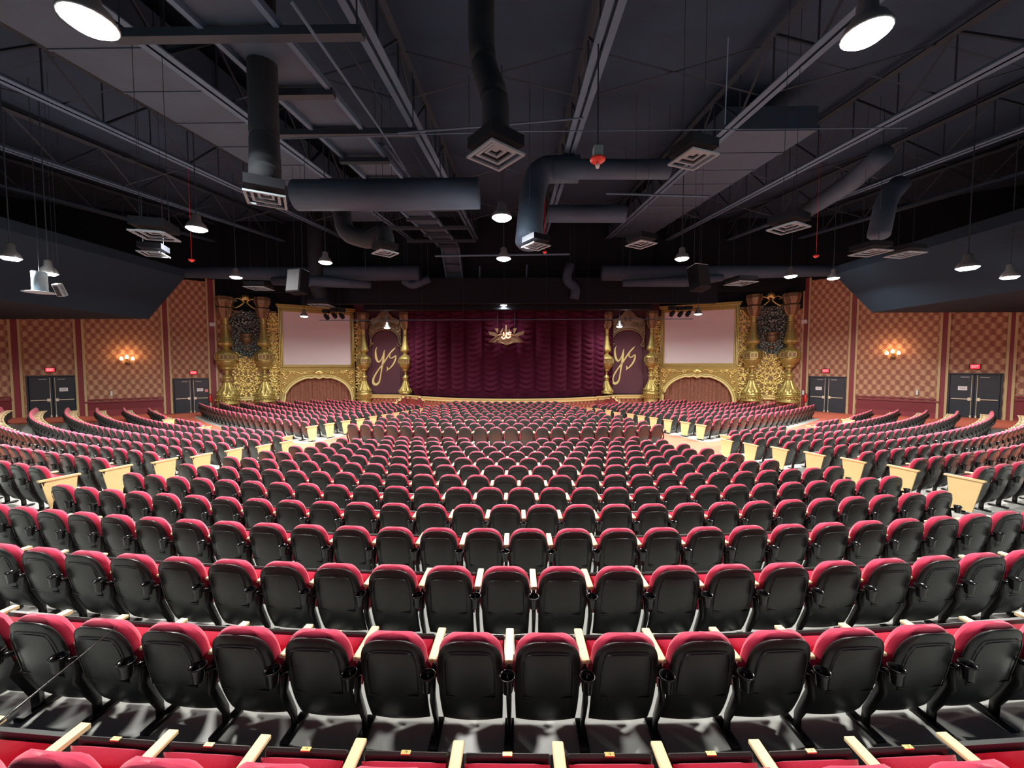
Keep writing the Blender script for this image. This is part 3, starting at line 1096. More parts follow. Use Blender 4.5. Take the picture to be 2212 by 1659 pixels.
def column(px, y_base, y_top, W, ped_py, label, fat=1.0, off=0.75):
    off = 1.35 if px in (877, 1309) else off
    u_, z_ = W.uv(px, y_base, off)
    b = W.T((u_, off, z_))
    Y = b.y
    H = pt(px, y_top, Y).z - b.z
    zp = pt(px, ped_py, Y).z if ped_py else b.z
    t = thing('ornate_column', label, 'column', (b.x, b.y, min(zp, b.z)), group='turned gold columns beside the stage')
    R = H * fat

    def S_(prof):
        return [(r * R, z * H) for r, z in prof]
    if ped_py:
        h = b.z - zp
        mb = MB()
        mb.lathe([(0.098 * R, -h), (0.098 * R, -h * 0.82), (0.088 * R, -h * 0.75), (0.084 * R, -h * 0.3), (0.10 * R, -h * 0.15), (0.10 * R, 0.0)], b, 28)
        for q in range(20):
            w = 2 * pi * q / 20
            mb.lathe([(0.004 * R, -0.010 * R), (0.011 * R, 0), (0.004 * R, 0.010 * R)], b + Vector((0.10 * R * cos(w), 0.10 * R * sin(w), -h * 0.35)), 6)
        mb.build('pedestal', M['gold'], t, True)
    mb = MB()
    mb.lathe(S_(BELL), b, 48, flute=lambda i, w: 1 + (0.16 * cos(w * 11 + i * 0.55) if 4 <= i < 8 else 0))
    for q in range(18):
        w = 2 * pi * q / 18
        mb.lathe([(0.003 * R, -0.009 * R), (0.010 * R, 0), (0.003 * R, 0.009 * R)], b + Vector((0.088 * R * cos(w), 0.088 * R * sin(w), 0.030 * H)), 6)
    mb.build('bell_base', M['gold'], t, True)
    mb = MB()
    mb.lathe(S_(STEM), b, 24)
    mb.build('stem', M['gold'], t, True)
    mb = MB()
    mb.lathe(S_(BAND), b, 8)
    band = mb.build('band', M['bronze'], t)
    mb = MB()
    for q in range(8):
        w = 2 * pi * (q + 0.5) / 8
        nrm = Vector((cos(w), sin(w), 0))
        tg = Vector((-sin(w), cos(w), 0))
        ap = 0.093 * R * cos(pi / 8)
        sl = 0.093 * R * sin(pi / 8)
        for (ax, bx, az, bz) in ((-1, 1, .0, .16), (-1, 1, .84, 1), (-1, -.82, 0, 1), (.82, 1, 0, 1), (-.1, .1, 0, 1)):
            mb.box(ax * sl, bx * sl, ap, ap + 0.03, (0.37 + 0.06 * az) * H, (0.37 + 0.06 * bz) * H, T=lambda p: b + tg * p[0] + nrm * p[1] + Vector((0, 0, p[2])))
    mb.build('window_frames', M['gold'], band)
    mb = MB()
    mb.lathe(S_(DOME), b, 12)
    mb.build('baluster', M['gold'], t)
    mb = MB()
    mb.lathe(S_(CAP), b, 8, flute=lambda i, w: 1.0)
    for q in range(8):
        w = 2 * pi * q / 8
        mb.tube([b + Vector((r * R * cos(w), r * R * sin(w), z * H)) for r, z in CAP[1:4]] , 0.006 * R, 4)
        mb.tube([b + Vector((r * R * cos(w), r * R * sin(w), z * H)) for r, z in CAP[5:]] , 0.006 * R, 4)
    mb.build('capital', M['bronze'], t)
    return t


column(492, 858, 641, FL, 873, 'tall gold turned column at the far left of the ornate wall', 1.0)
column(573, 856, 643, FL, 868, 'tall gold turned column between the filigree panel and left screen', 0.93)
column(1623, 854, 637, FR, 866, 'tall gold turned column between the right screen and filigree panel', 0.93)
column(1703, 854, 634, FR, 869, 'tall gold turned column at the far right of the ornate wall', 1.0)
column(787, 848, 676, GL, 880, 'gold column left of the left monogram panel, standing on the floor', 0.96)
column(877, 850, 675, GL, None, 'gold column at the left edge of the burgundy stage curtain', 0.96)
column(1309, 850, 674, GR, None, 'gold column at the right edge of the burgundy stage curtain', 0.96)
column(1406, 846, 672, GR, 878, 'gold column right of the right monogram panel, standing on the floor', 0.96)

r_ = px_rect(FL, 500, 568, 672, 862)
fp, um, hw = filigree(FL, r_[0], r_[1], r_[2], r_[3], 'filigree_panel', 'tall gold scrollwork panel between the two far left columns', 11, dark=lambda u, z: z > r_[2] + 0.50 * (r_[3] - r_[2]))
urn_crest(FL, um, FL.uv(530, 738)[1], 0, 'left')
crest(FL, 531, 668, 637, 'left')
r2_ = px_rect(FL, 580, 602, 672, 862)
filigree(FL, r2_[0], r2_[1], r2_[2], r2_[3], 'filigree_panel', 'narrow gold scrollwork strip left of the left screen', 12)
r3_ = px_rect(FR, 1632, 1700, 664, 860)
fp, um, hw = filigree(FR, r3_[0], r3_[1], r3_[2], r3_[3], 'filigree_panel', 'tall gold scrollwork panel between the two far right columns', 13, dark=lambda u, z: z > r3_[2] + 0.50 * (r3_[3] - r3_[2]))
urn_crest(FR, um, FR.uv(1664, 735)[1], 0, 'right')
crest(FR, 1664, 663, 632, 'right')
r4_ = px_rect(FR, 1594, 1618, 664, 860)
filigree(FR, r4_[0], r4_[1], r4_[2], r4_[3], 'filigree_panel', 'narrow gold scrollwork strip right of the right screen', 14)
r5_ = px_rect(GL, 771, 786, 684, 840)
filigree(GL, r5_[0], r5_[1], r5_[2], r5_[3], 'filigree_panel', 'narrow gold scrollwork strip between left screen and left monogram panel', 15)
r6_ = px_rect(GR, 1409, 1421, 682, 840)
filigree(GR, r6_[0], r6_[1], r6_[2], r6_[3], 'filigree_panel', 'narrow gold scrollwork strip between right screen and right monogram panel', 16)

# plinth rails under the carved panels
for W, a, b, py in ((FL, 474, 604, 862), (FR, 1594, 1728, 860)):
    mb = MB()
    u0, u1 = sorted((W.uv(a, py)[0], W.uv(b, py)[0]))
    z = W.uv((a + b) / 2, py)[1]
    W.box(mb, u0, u1, 0, 0.22, z - 0.10, z + 0.10, b=0.03)
    W.box(mb, u0, u1, 0, 0.30, z + 0.10, z + 0.18, b=0.02)
    struct(mb, trim_name(), M['goldtrim'])


def screen_unit(W, x0, x1, yt, yb, arch_bot, side):
    """framed projection screen over a gold board with an arch, drape in the opening"""
    u0, u1, _, _ = px_rect(W, x0, x1, yt, yb)
    z0, z1 = W.uv((x0 + x1) / 2, yb)[1], W.uv((x0 + x1) / 2, yt)[1]
    c = W.T(((u0 + u1) / 2, 0, z0))
    t = thing('projection_screen', 'blank white screen in a gold moulded frame %s of the stage' % side, 'screen', c, group='framed projection screens')
    fw = 0.30
    mb = MB()
    W.box(mb, u0 + fw, u1 - fw, 0.02, 0.08, z0 + fw, z1 - fw)
    mb.build('screen_surface', M['screen'], t)
    mb = MB()
    for k, (a, d) in enumerate(((0.0, 0.20), (0.10, 0.28), (0.20, 0.16))):
        w = 0.10
        for (ua, ub, za, zb) in ((u0 + a, u1 - a, z0 + a, z0 + a + w), (u0 + a, u1 - a, z1 - a - w, z1 - a), (u0 + a, u0 + a + w, z0 + a, z1 - a), (u1 - a - w, u1 - a, z0 + a, z1 - a)):
            W.box(mb, ua, ub, 0.0, d, za, zb, b=0.02)
    W.box(mb, u0 - 0.08, u1 + 0.08, 0.0, 0.34, z1 - 0.02, z1 + 0.12, b=0.03)
    W.box(mb, u0 - 0.14, u1 + 0.14, 0.0, 0.40, z1 + 0.12, z1 + 0.24, b=0.03)
    mb.build('frame', M['gold'], t)
    # arch board
    zb = -0.05
    um, hw = (u0 + u1) / 2, (u1 - u0) / 2 - 0.25
    zs, ht = 0.1, (z0 - 0.62) - 0.1
    c = W.T((um, 0, zb))
    t2 = thing('arch_surround', 'gold arched surround with scroll ornament below the %s screen' % side, 'arch', c, group='gold arches under the screens')
    N = 28
    arc = []
    for i in range(N + 1):
        a = pi * i / N
        s_ = -cos(a)
        h = zs + ht * sin(a) ** 0.72
        k = abs(s_)
        if k < 0.28:
            h = zs + ht * (0.985 - 0.06 * (cos(k / 0.28 * 2 * pi) * 0.5 + 0.5) - 0.0)
        arc.append((um + hw * s_, h))
    mb = MB()
    vs, fs = [], []
    for (u, z) in arc:
        vs += [W.T((u, 0.30, z)), W.T((u, 0.30, z0)), W.T((u, 0.05, z)), W.T((u, 0.05, z0))]
    for i in range(N):
        a, b = i * 4, i * 4 + 4
        fs += [(a, b, b + 1, a + 1), (a + 2, a + 3, b + 3, b + 2), (a, a + 2, b + 2, b), (a + 1, b + 1, b + 3, a + 3)]
    mb.add(vs, fs)
    W.box(mb, u0, um - hw, 0.05, 0.30, zb, z0)
    W.box(mb, um + hw, u1, 0.05, 0.30, zb, z0)
    mb.build('board', M['oldgold'], t2)
    mb = MB()
    mb.tube([W.T((u, 0.34, z)) for u, z in [(um - hw, zb)] + arc + [(um + hw, zb)]], 0.09, 8)
    mb.tube([W.T((um + (u - um) * 1.0 + (0.14 if u > um else -0.14) * abs(u - um) / hw, 0.33, z + 0.15 * sqrt(max(0, 1 - ((u - um) / hw) ** 2)))) for u, z in arc], 0.04, 6)
    mb.build('arch_moulding', M['goldtrim'], t2, True)
    mb = MB()
    zc = z0 - 0.30
    for sg in (-1, 1):
        for k, (du, dz, r, a0, tn, sn) in enumerate(((0.95, 0.0, 0.16, pi, 1.1, 1), (1.7, 0.02, 0.15, 0, 1.2, -1), (2.4, -0.02, 0.18, pi, 1.1, 1), (hw * 0.93, -0.35, 0.18, pi / 2, 1.2, -1), (hw * 0.97, -0.9, 0.15, 0, 1.1, 1), (hw * 0.80, 0.0, 0.14, 0, 1.1, 1), (hw * 1.0, -1.4, 0.13, pi / 2, 1.1, -1))):
            if du > hw + 0.1:
                continue
            scroll(mb, W, spiral(um + sg * du, zc + dz, r, a0 if sg > 0 else pi - a0, tn, sn * sg, 12), 0.33, 0.058, 0.035, 6)
        scroll(mb, W, [(um + sg * (0.35 + 0.3 * q), zc + 0.10 * sin(q * 1.6)) for q in range(0, 9) if 0.35 + 0.3 * q < hw], 0.32, 0.05, 0.04, 6)
        scroll(mb, W, [(um + sg * (hw * 0.80 + 0.06 * q), zc - 0.12 * q + 0.05 * sin(q)) for q in range(0, 8)], 0.32, 0.05, 0.035, 6)
    for k in range(-2, 3):
        leaf(mb, W, um, zc - 0.18, pi / 2 - k * 0.5, 0.42, 0.12, 0.34)
    for k in range(5):
        for sg in (-1, 1):
            leaf(mb, W, um + sg * (hw + 0.02), z0 - 0.28, pi / 2 + k * 1.25, 0.24, 0.08, 0.34)
    mb.build('scroll_ornament', M['goldleaf'], t2, True)
    # drape behind the arch
    mb = MB()

    def dr(a, b):
        u = um - hw - 0.1 + a * (2 * hw + 0.2)
        return W.T((u, 0.09 + 0.05 * sin(u * 13 + 0.8 * sin(u * 3.1)) + 0.02 * sin(u * 37), zb + b * (z0 - 0.35 - zb)))
    mb.grid(dr, 150, 6)
    dd = mb.build('drape', M['drape'], None, True, origin=W.T((um, 0.1, zb)))
    tag(dd, 'brown red patterned drape hanging inside the %s gold arch' % side, 'curtain', 'drapes in the arches')


screen_unit(FL, 600, 766, 669, 796, 870, 'left')
screen_unit(FR, 1428, 1594, 664, 793, 868, 'right')


def stroke(mb, W, pts, d, mi=0, dep=0.05):
    """a calligraphic stroke: pts (u,z,halfwidth) smoothed, raised from the wall"""
    P = []
    for i in range(len(pts) - 1):
        p0, p1, p2, p3 = pts[max(0, i - 1)], pts[i], pts[i + 1], pts[min(len(pts) - 1, i + 2)]
        for q in range(6):
            t = q / 6
            P.append(tuple(0.5 * ((2 * p1[k]) + (-p0[k] + p2[k]) * t + (2 * p0[k] - 5 * p1[k] + 4 * p2[k] - p3[k]) * t * t + (-p0[k] + 3 * p1[k] - 3 * p2[k] + p3[k]) * t ** 3) for k in range(3)))
    P.append(pts[-1])
    vs, fs = [], []
    for i, (u, z, w) in enumerate(P):
        a, b = P[max(0, i - 1)], P[min(len(P) - 1, i + 1)]
        tx, tz = b[0] - a[0], b[1] - a[1]
        L = math.hypot(tx, tz) or 1
        nx_, nz_ = -tz / L, tx / L
        w = max(w, 0.008)
        vs += [W.T((u + nx_ * w, d, z + nz_ * w)), W.T((u + nx_ * w * .6, d + dep, z + nz_ * w * .6)), W.T((u - nx_ * w * .6, d + dep, z - nz_ * w * .6)), W.T((u - nx_ * w, d, z - nz_ * w))]
    for i in range(len(P) - 1):
        a, b = i * 4, i * 4 + 4
        fs += [(a + k, b + k, b + k + 1, a + k + 1) for k in range(3)]
    mb.add(vs, fs, mi)


# monogram strokes in photo-measured units (zoomed sheet), turned into wall units per panel
YS = [[(520, 755, 2), (500, 800, 7), (497, 860, 11), (508, 930, 13), (535, 978, 12), (568, 965, 8), (600, 905, 6), (622, 840, 8), (632, 800, 3)],
      [(630, 812, 2), (620, 900, 9), (605, 990, 12), (592, 1060, 10), (578, 1150, 8), (560, 1250, 9), (535, 1300, 12), (495, 1318, 15), (462, 1290, 14), (466, 1230, 11), (500, 1160, 9), (545, 1090, 8), (600, 1020, 9), (650, 945, 8), (705, 860, 8), (760, 800, 9), (795, 762, 2)],
      [(725, 862, 2), (704, 903, 6), (735, 926, 6), (775, 902, 7), (799, 889, 6), (795, 935, 9), (770, 1000, 10), (725, 1060, 8), (685, 1095, 5), (660, 1110, 3)],
      [(664, 1050, 2), (676, 1080, 8), (664, 1118, 3)]]


def monogram_panel(W, fx, side, xc0, xc1, Yc):
    """fx maps sheet coordinates (x,y) of the left panel to photo pixels"""
    c = W.T((W.uv((xc0 + xc1) / 2, 850)[0], 0.1, CAMZ - 2.4))
    t = thing('monogram_panel', 'plum velvet panel with large gold script ys, %s of the stage curtain' % side, 'banner', c, group='monogram panels beside the stage')
    mb = MB()
    u0, u1 = sorted((W.uv(xc0, 800)[0], W.uv(xc1, 800)[0]))
    um, hw = (u0 + u1) / 2, (u1 - u0) / 2
    zb, zt = W.uv((xc0 + xc1) / 2, 850)[1], W.uv((xc0 + xc1) / 2, 712)[1]
    H = zt - zb
    out = []
    for i in range(25):
        q = i / 24
        w = hw * (0.98 - 0.10 * sin(q * pi) if q < 0.6 else 0.86 - 0.0 * q)
        if q > 0.72:
            w = hw * 0.86 * sqrt(max(0, 1 - ((q - 0.72) / 0.28) ** 2.2))
        out.append((w, zb + q * H))
    poly = [(um + w, z) for w, z in out] + [(um - w, z) for w, z in reversed(out)]
    mb.prism(poly, 0.02, 0.10, W.T)
    mb.build('velvet_field', M['plum'], t)
    mb = MB()
    for s_ in YS:
        P = []
        for (x, y, w) in s_:
            px, py = fx(x, y)
            u, z = W.uv(px, py)
            P.append((u, z, w * 0.0078))
        stroke(mb, W, P, 0.11)
    mb.build('script_letters', M['goldtrim'], t)
    # carved top: pediment board with inner horseshoe arch and scrolls
    t2 = thing('carved_pediment', 'bronze carved pediment with scrolls over the %s ys panel' % side, 'ornament', W.T((um, 0.1, zt)), group='pediments over the monogram panels')
    zp = W.uv((xc0 + xc1) / 2, 668)[1]
    ze = W.uv((xc0 + xc1) / 2, 690)[1]
    mb = MB()
    hz = zt - 1.55
    ring = []
    for i in range(31):
        a = -0.35 + (pi + 0.7) * i / 30
        ring.append((um + hw * 0.90 * cos(a), zt - 0.95 + 0.95 * sin(a)))
    top = [(um + hw * 0.98, hz), (um + hw * 0.98, ze - 0.25), (um + hw * 0.80, ze + 0.02), (um + hw * 0.55, ze + 0.05), (um + hw * 0.3, ze + 0.45), (um, zp), (um - hw * 0.3, ze + 0.45), (um - hw * 0.55, ze + 0.05), (um - hw * 0.80, ze + 0.02), (um - hw * 0.98, ze - 0.25), (um - hw * 0.98, hz)]

    def topz(u):
        k = (u - um) / (hw * 0.98)
        k = max(-1, min(1, k))
        pr = [(0, zp), (0.3, ze + 0.45), (0.56, ze + 0.05), (0.8, ze + 0.02), (1.0, ze - 0.25)]
        for (a, za), (b, zb2) in zip(pr, pr[1:]):
            if a <= abs(k) <= b:
                return za + (zb2 - za) * (abs(k) - a) / (b - a)
        return ze
    vs, fs = [], []
    n = 40
    for i in range(n + 1):
        u = um - hw * 0.98 + 2 * hw * 0.98 * i / n
        k = abs(u - um) / (hw * 0.90)
        lo = (zt - 0.95 + 0.95 * sqrt(max(0, 1 - k * k))) if k < 1 else hz
        hi = topz(u)
        vs += [W.T((u, 0.24, lo)), W.T((u, 0.24, hi)), W.T((u, 0.12, lo)), W.T((u, 0.12, hi))]
    for i in range(n):
        a, b = i * 4, i * 4 + 4
        fs += [(a, b, b + 1, a + 1), (a, a + 2, b + 2, b), (a + 1, b + 1, b + 3, a + 3)]
    mb.add(vs, fs)
    mb.build('pediment_board', M['bronze'], t2)
    mb = MB()
    mb.tube([W.T((u, 0.30, z)) for u, z in ring], 0.085, 8)
    mb.tube([W.T((um + (u - um) * 0.98, 0.28, topz(u) + 0.02)) for u in [um - hw * (1 - i / 12) for i in range(25)]], 0.06, 6)
    for sg in (-1, 1):
        scroll(mb, W, spiral(um + sg * hw * 0.84, zt - 1.28, 0.16, 0, 1.1, -sg, 12), 0.30, 0.06, 0.03, 6)
        for (k, dz, r) in ((0.72, 0.15, 0.24), (0.30, 0.42, 0.20), (0.52, 0.35, 0.16), (0.12, 0.85, 0.16), (0.90, 0.45, 0.15), (0.86, -0.35, 0.2)):
            scroll(mb, W, spiral(um + sg * hw * k, zt + dz - 0.05, r, pi / 2, 1.4, -sg, 14), 0.27, 0.05, 0.025, 6)
    mb.build('scroll_carving', M['bronze'], t2, True)


monogram_panel(GL, lambda x, y: (740 + x / 6.91, 640 + y / 6.91), 'left', 800, 868, 31)
monogram_panel(GR, lambda x, y: (1265 + (x - 60) / 6.91 * 1.0, 638 + y / 6.91), 'right', 1318, 1392, 31)

# ------------------------------------------------------------------ stage
SC = Vector((-0.72, 39.0))
RS = 11.6
ZS = CAMZ - 2.38
aw = math.asin(8.9 / RS) * 0.96


def arcp(R, a):
    return SC.x + R * sin(a), SC.y - R * cos(a)


front = [arcp(RS, -aw + 2 * aw * i / 40) for i in range(41)]
wl1, wl2 = pt(826, 853, 31.0), pt(796, 850, 32.2)
wr1, wr2 = pt(1362, 850.6, 31.0), pt(1391, 848, 32.0)
poly = [(wl2.x, 34.5), (wl2.x, wl2.y - 0.5), (wl1.x, front[0][1] + 0.05)] + front + [(wr1.x, front[-1][1] + 0.05), (wr2.x, wr2.y - 0.5), (wr2.x, 34.5)]
mb = MB()
n = len(poly)
vs = [(x, y, -0.05) for x, y in poly] + [(x, y, ZS - 0.06) for x, y in poly]
mb.add(vs, [(i, (i + 1) % n, (i + 1) % n + n, i + n) for i in range(n)], 0)
mb.add([(x, y, ZS - 0.06) for x, y in poly], [tuple(range(n))], 1)
al = [0.0]
for a, b in zip(poly, poly[1:]):
    al.append(al[-1] + math.hypot(b[0] - a[0], b[1] - a[1]))
me_uv = {(round(x, 3), round(y, 3)): l for (x, y), l in zip(poly, al)}
stg = struct(mb, 'stage_floor', [M['stagefront'], M['black']], uvf=lambda p: (me_uv.get((round(p.x, 3), round(p.y, 3)), 0), p.z))
tag(stg, 'stage with patterned front below the burgundy curtain', 'stage', kind='structure')
mb = MB()


def ledge(prof, path):
    vs, fs = [], []
    k = len(prof)
    m = len(path)
    for i, (x, y) in enumerate(path):
        a, b = path[max(0, i - 1)], path[min(m - 1, i + 1)]
        tx, ty = b[0] - a[0], b[1] - a[1]
        L = math.hypot(tx, ty)
        nx_, ny_ = ty / L, -tx / L
        for (o, z) in prof:
            vs.append((x + nx_ * o, y + ny_ * o, z))
    for i in range(m - 1):
        for j in range(k):
            fs.append((i * k + j, (i + 1) * k + j, (i + 1) * k + (j + 1) % k, i * k + (j + 1) % k))
    return vs, fs


vs, fs = ledge([(-0.1, ZS - 0.28), (0.08, ZS - 0.28), (0.08, ZS - 0.16), (0.14, ZS - 0.10), (0.14, ZS - 0.07), (0.11, ZS - 0.06), (0.18, ZS - 0.04), (0.18, ZS), (-0.1, ZS)], poly[1:-1])
mb.add(vs, fs)
struct(mb, trim_name(), M['goldtrim'])

# small carpeted stairs at the two stage corners
for px, sd in ((889, 'left'), (1306, 'right')):
    b = pt(px, 870, 29.4)
    t = thing('stage_steps', 'small red carpeted steps with gold stepped edge at the %s stage corner' % sd, 'steps', (b.x, b.y, 0), group='steps up to the stage')
    mb, tr = MB(), MB()
    for k in range(4):
        z1 = ZS * 0.98 * (k + 1) / 4
        mb.box(b.x - 0.45, b.x + 0.45, b.y + 0.3 * k, b.y + 1.5, 0 if k == 0 else ZS * 0.98 * k / 4, z1)
    mb.build('treads', M['stair'], t)
    for sg in (-1, 1):
        for k in range(4):
            z1 = ZS * (k + 1) / 4
            x0 = b.x + sg * (0.55 + 0.28 * (3 - k))
            x1 = b.x + sg * (0.55 + 0.28 * (4 - k))
            tr.box(min(x0, x1), max(x0, x1), b.y - 0.04, b.y + 0.2, z1 - 0.12, z1)
            tr.box(x1 - 0.06, x1 + 0.06, b.y - 0.04, b.y + 0.2, z1 - ZS / 4, z1)
    tr.build('stepped_edging', M['goldtrim'], t)
    mb = MB()
    for sg in (-1, 1):
        for k in range(4):
            x0, x1 = sorted((b.x + sg * 0.45, b.x + sg * (0.55 + 0.28 * (4 - k))))
            mb.box(x0, x1, b.y + 0.08, b.y + 0.22, ZS * k / 4, ZS * (k + 1) / 4 - 0.02)
    mb.build('side_walls', M['maroon'], t)

# burgundy swagged curtain on a shallow bow
NC, RC, HC = 15, 10.9, 7.2
awc = math.asin(8.75 / RC) * 0.94


def curt(a, b):
    s_ = a * NC
    k = s_ - math.floor(s_)
    e = 2 * k - 1
    ang_ = -awc + 2 * awc * a
    z = b * HC
    sag = 0.30 * (1 - e * e)
    ph = (z + sag) / 0.40 + 0.35 * sin(math.floor(s_) * 2.3)
    f = ph - math.floor(ph)
    puff = (f ** 0.6) * (1 - f) * 1.6
    off = 0.30 * (1 - e * e) ** 0.7 + 0.26 * puff * (1 - abs(e) ** 3)
    if z < 0.5:
        off = off * (z / 0.5) * 0.6 + 0.10 * (0.5 + 0.5 * sin(s_ * 2 * pi * 4)) + 0.03
    x, y = SC.x + (RC + off) * sin(ang_), SC.y - (RC + off) * cos(ang_)
    return (x, y, ZS + 0.02 + z)


mb = MB()
mb.grid(curt, NC * 14, 180)
cur = mb.build('stage_curtain', M['velvet'], None, True, origin=(SC.x, SC.y - RC, ZS))
tag(cur, 'burgundy velvet swagged curtain closing the whole stage', 'curtain')
mb = MB()
mb.box(-11, 9.6, 33.5, 33.7, 0, TOP)
struct(mb, 'wall_behind_stage', M['black'])

# emblem on the curtain
EW = Wall((pt(1050, 720, 27.2).x, 27.2), (pt(1140, 720, 27.2).x, 27.2))
c = EW.T((EW.uv(1094, 725)[0], 0, EW.uv(1094, 725)[1]))
t = thing('curtain_emblem', 'winged crown shaped emblem with glowing neon ys hung on the curtain', 'sign', c)


def EP(x, y):
    return EW.uv(1040 + x / 20.1, 690 + y / 20.1)


mb = MB()
for P_ in ([(330, 1000), (700, 720), (880, 630), (1080, 560), (1300, 640), (1500, 700), (1810, 1000), (1400, 1010), (1250, 1050), (1090, 1130), (950, 1050), (800, 1010)],
           [(300, 520), (520, 560), (700, 640), (640, 760), (360, 670)], [(1860, 500), (1600, 570), (1460, 640), (1560, 740), (1830, 650)],
           [(570, 390), (740, 400), (720, 560), (690, 590)], [(1540, 380), (1390, 390), (1390, 600), (1430, 640)],
           [(1040, 250), (1100, 250), (1130, 560), (1010, 560)], [(940, 350), (930, 480), (860, 620), (800, 560)], [(1190, 350), (1230, 480), (1340, 600), (1260, 640), (1180, 540)]):
    mb.prism([EP(x, y) for x, y in P_], 0.0, 0.08, EW.T)
mb.build('plaque', M['bronze'], t)
mb = MB()
for L in ([(330, 1000), (520, 860), (700, 720), (880, 630)], [(1810, 1000), (1650, 860), (1480, 700), (1300, 690)], [(660, 1010), (680, 930), (760, 860)], [(1090, 1130), (950, 1050), (800, 1010)], [(1090, 1130), (1250, 1050), (1400, 1010)]):
    mb.tube([EW.T((EP(x, y)[0], 0.1, EP(x, y)[1])) for x, y in L], 0.05, 6)
mb.build('raised_border', M['bronze'], t, True)
mb = MB()
for L in ([(965, 560), (965, 640), (975, 720)], [(1120, 570), (1085, 660), (1060, 760), (1010, 830), (950, 850), (890, 790), (885, 760)], [(1285, 580), (1200, 570), (1145, 620), (1150, 660), (1240, 660), (1270, 680)], [(1090, 760), (1110, 800), (1160, 815), (1220, 790), (1265, 740)]):
    mb.tube([EW.T((EP(x, y)[0], 0.13, EP(x, y)[1])) for x, y in L], 0.036, 8)
mb.build('neon_letters', M['neon'], t, True)
mb = MB()
for x in (700, 1450):
    u_, z_ = EP(x, 600)
    mb.tube([EW.T((u_, 0.04, z_)), EW.T((u_, 0.04, pt(1100, 662, 26.6).z))], 0.012, 4)
mb.build('hanging_cables', M['darkbeam'], t)

# ------------------------------------------------------------------ ceiling
SLOPE = 0.12
HB = 5.4                          # bottom chords above the lens at y = 0


def zc(y, h=HB):
    return CAMZ + h + SLOPE * y


mb = MB()
mb.add([(-34, -3.4, zc(-3.4, 6.9)), (34, -3.4, zc(-3.4, 6.9)), (34, 36, zc(36, 6.9)), (-34, 36, zc(36, 6.9))], [(0, 1, 2, 3)])
dk = struct(mb, 'ceiling', M['deck'])
for i in range(0, 19):            # deck ribs across the hall
    pass

ratios = [-3.95, -3.035, -2.17, -1.362, -0.539, 0.309, 1.124, 1.913, 2.70, 3.555]
names = ['outermost', 'fourth', 'third', 'second', 'first', 'first', 'second', 'third', 'fourth', 'outermost']
for i, r in enumerate(ratios):
    X = r * HB - 0.0
    y0, y1 = (-3.0, 28.5) if abs(r) < 3 else (-3.0, 27.0)
    X0 = lambda y: X - 0.0036 * y
    t = thing('roof_truss', '%s long grey steel roof truss %s of the ceiling centre' % (names[i], 'left' if r < 0 else 'right'), 'roof truss', (X, y0, zc(y0)), group='steel roof trusses')
    mb = MB()
    for sg in (-1, 1):
        a, b = sg * 0.035, sg * 0.185
        xa, xb = min(a, b), max(a, b)
        mb.add([(X + xa, y0, zc(y0)), (X + xb, y0, zc(y0)), (X + xb, y1, zc(y1)), (X + xa, y1, zc(y1)),
                (X + xa, y0, zc(y0) + 0.03), (X + xb, y0, zc(y0) + 0.03), (X + xb, y1, zc(y1) + 0.03), (X + xa, y1, zc(y1) + 0.03)],
               [(0, 3, 2, 1), (4, 5, 6, 7), (0, 1, 5, 4), (2, 3, 7, 6), (1, 2, 6, 5), (3, 0, 4, 7)])
        xs = sg * 0.035
        mb.add([(X + xs, y0, zc(y0)), (X + xs, y1, zc(y1)), (X + xs, y1, zc(y1) + 0.15), (X + xs, y0, zc(y0) + 0.15)], [(0, 1, 2, 3)])
    mb.build('bottom_chord', M['beam'], t)
    mb = MB()
    mb.tube([(X, y0, zc(y0, HB + 1.3)), (X, y1, zc(y1, HB + 1.3))], 0.10, 4)
    mb.build('top_chord', M['darkbeam'], t)
    mb = MB()
    y = y0
    k = 0
    while y < y1 - 1.4:
        a, b = (0.08, 1.3) if k % 2 == 0 else (1.3, 0.08)
        mb.tube([(X, y, zc(y, HB + a)), (X, y + 1.4, zc(y + 1.4, HB + b))], 0.035, 4)
        mb.tube([(X, y, zc(y, HB + .08)), (X, y, zc(y, HB + 1.3))], 0.025, 4)
        y += 1.4
        k += 1
    mb.build('web', M['darkbeam'], t)
# cross bridging between the trusses
mb = MB()
for y in (4.0, 10.0, 16.0, 22.0):
    for a, b in zip(ratios, ratios[1:]):
        xa, xb = a * HB, b * HB
        mb.tube([(xa, y, zc(y, HB + .1)), (xb, y, zc(y, HB + 1.3))], 0.022, 4)
        mb.tube([(xa, y, zc(y, HB + 1.3)), (xb, y, zc(y, HB + .1))], 0.022, 4)
struct(mb, 'ceiling_bridging', M['darkbeam'])


def duct_tube(name, label, pts, r, m, n=18, group=None, cat='air duct'):
    mb = MB()
    mb.tube(pts, r, n)
    for q in (0, -1):
        p = Vector(pts[q]) * 0.9 + Vector(pts[len(pts) // 2]) * 0.1
        mb.tube([p, (p.x, p.y, zc(p.y, 6.88))], 0.008, 4)
    o = Vector(pts[0])
    return tag(mb.build(name, m, None, True, origin=o), label, cat, group)


def bend(P, n=8):
    """round the corners of a path"""
    P = [Vector(p) for p in P]
    out = [P[0]]
    for i in range(1, len(P) - 1):
        a, b, c = P[i - 1], P[i], P[i + 1]
        k = min((a - b).length, (c - b).length) * 0.48
        p, q = b + (a - b).normalized() * k, b + (c - b).normalized() * k
        for j in range(n + 1):
            t = j / n
            out.append(p * (1 - t) ** 2 + b * 2 * t * (1 - t) + q * t * t)
    out.append(P[-1])
    return out


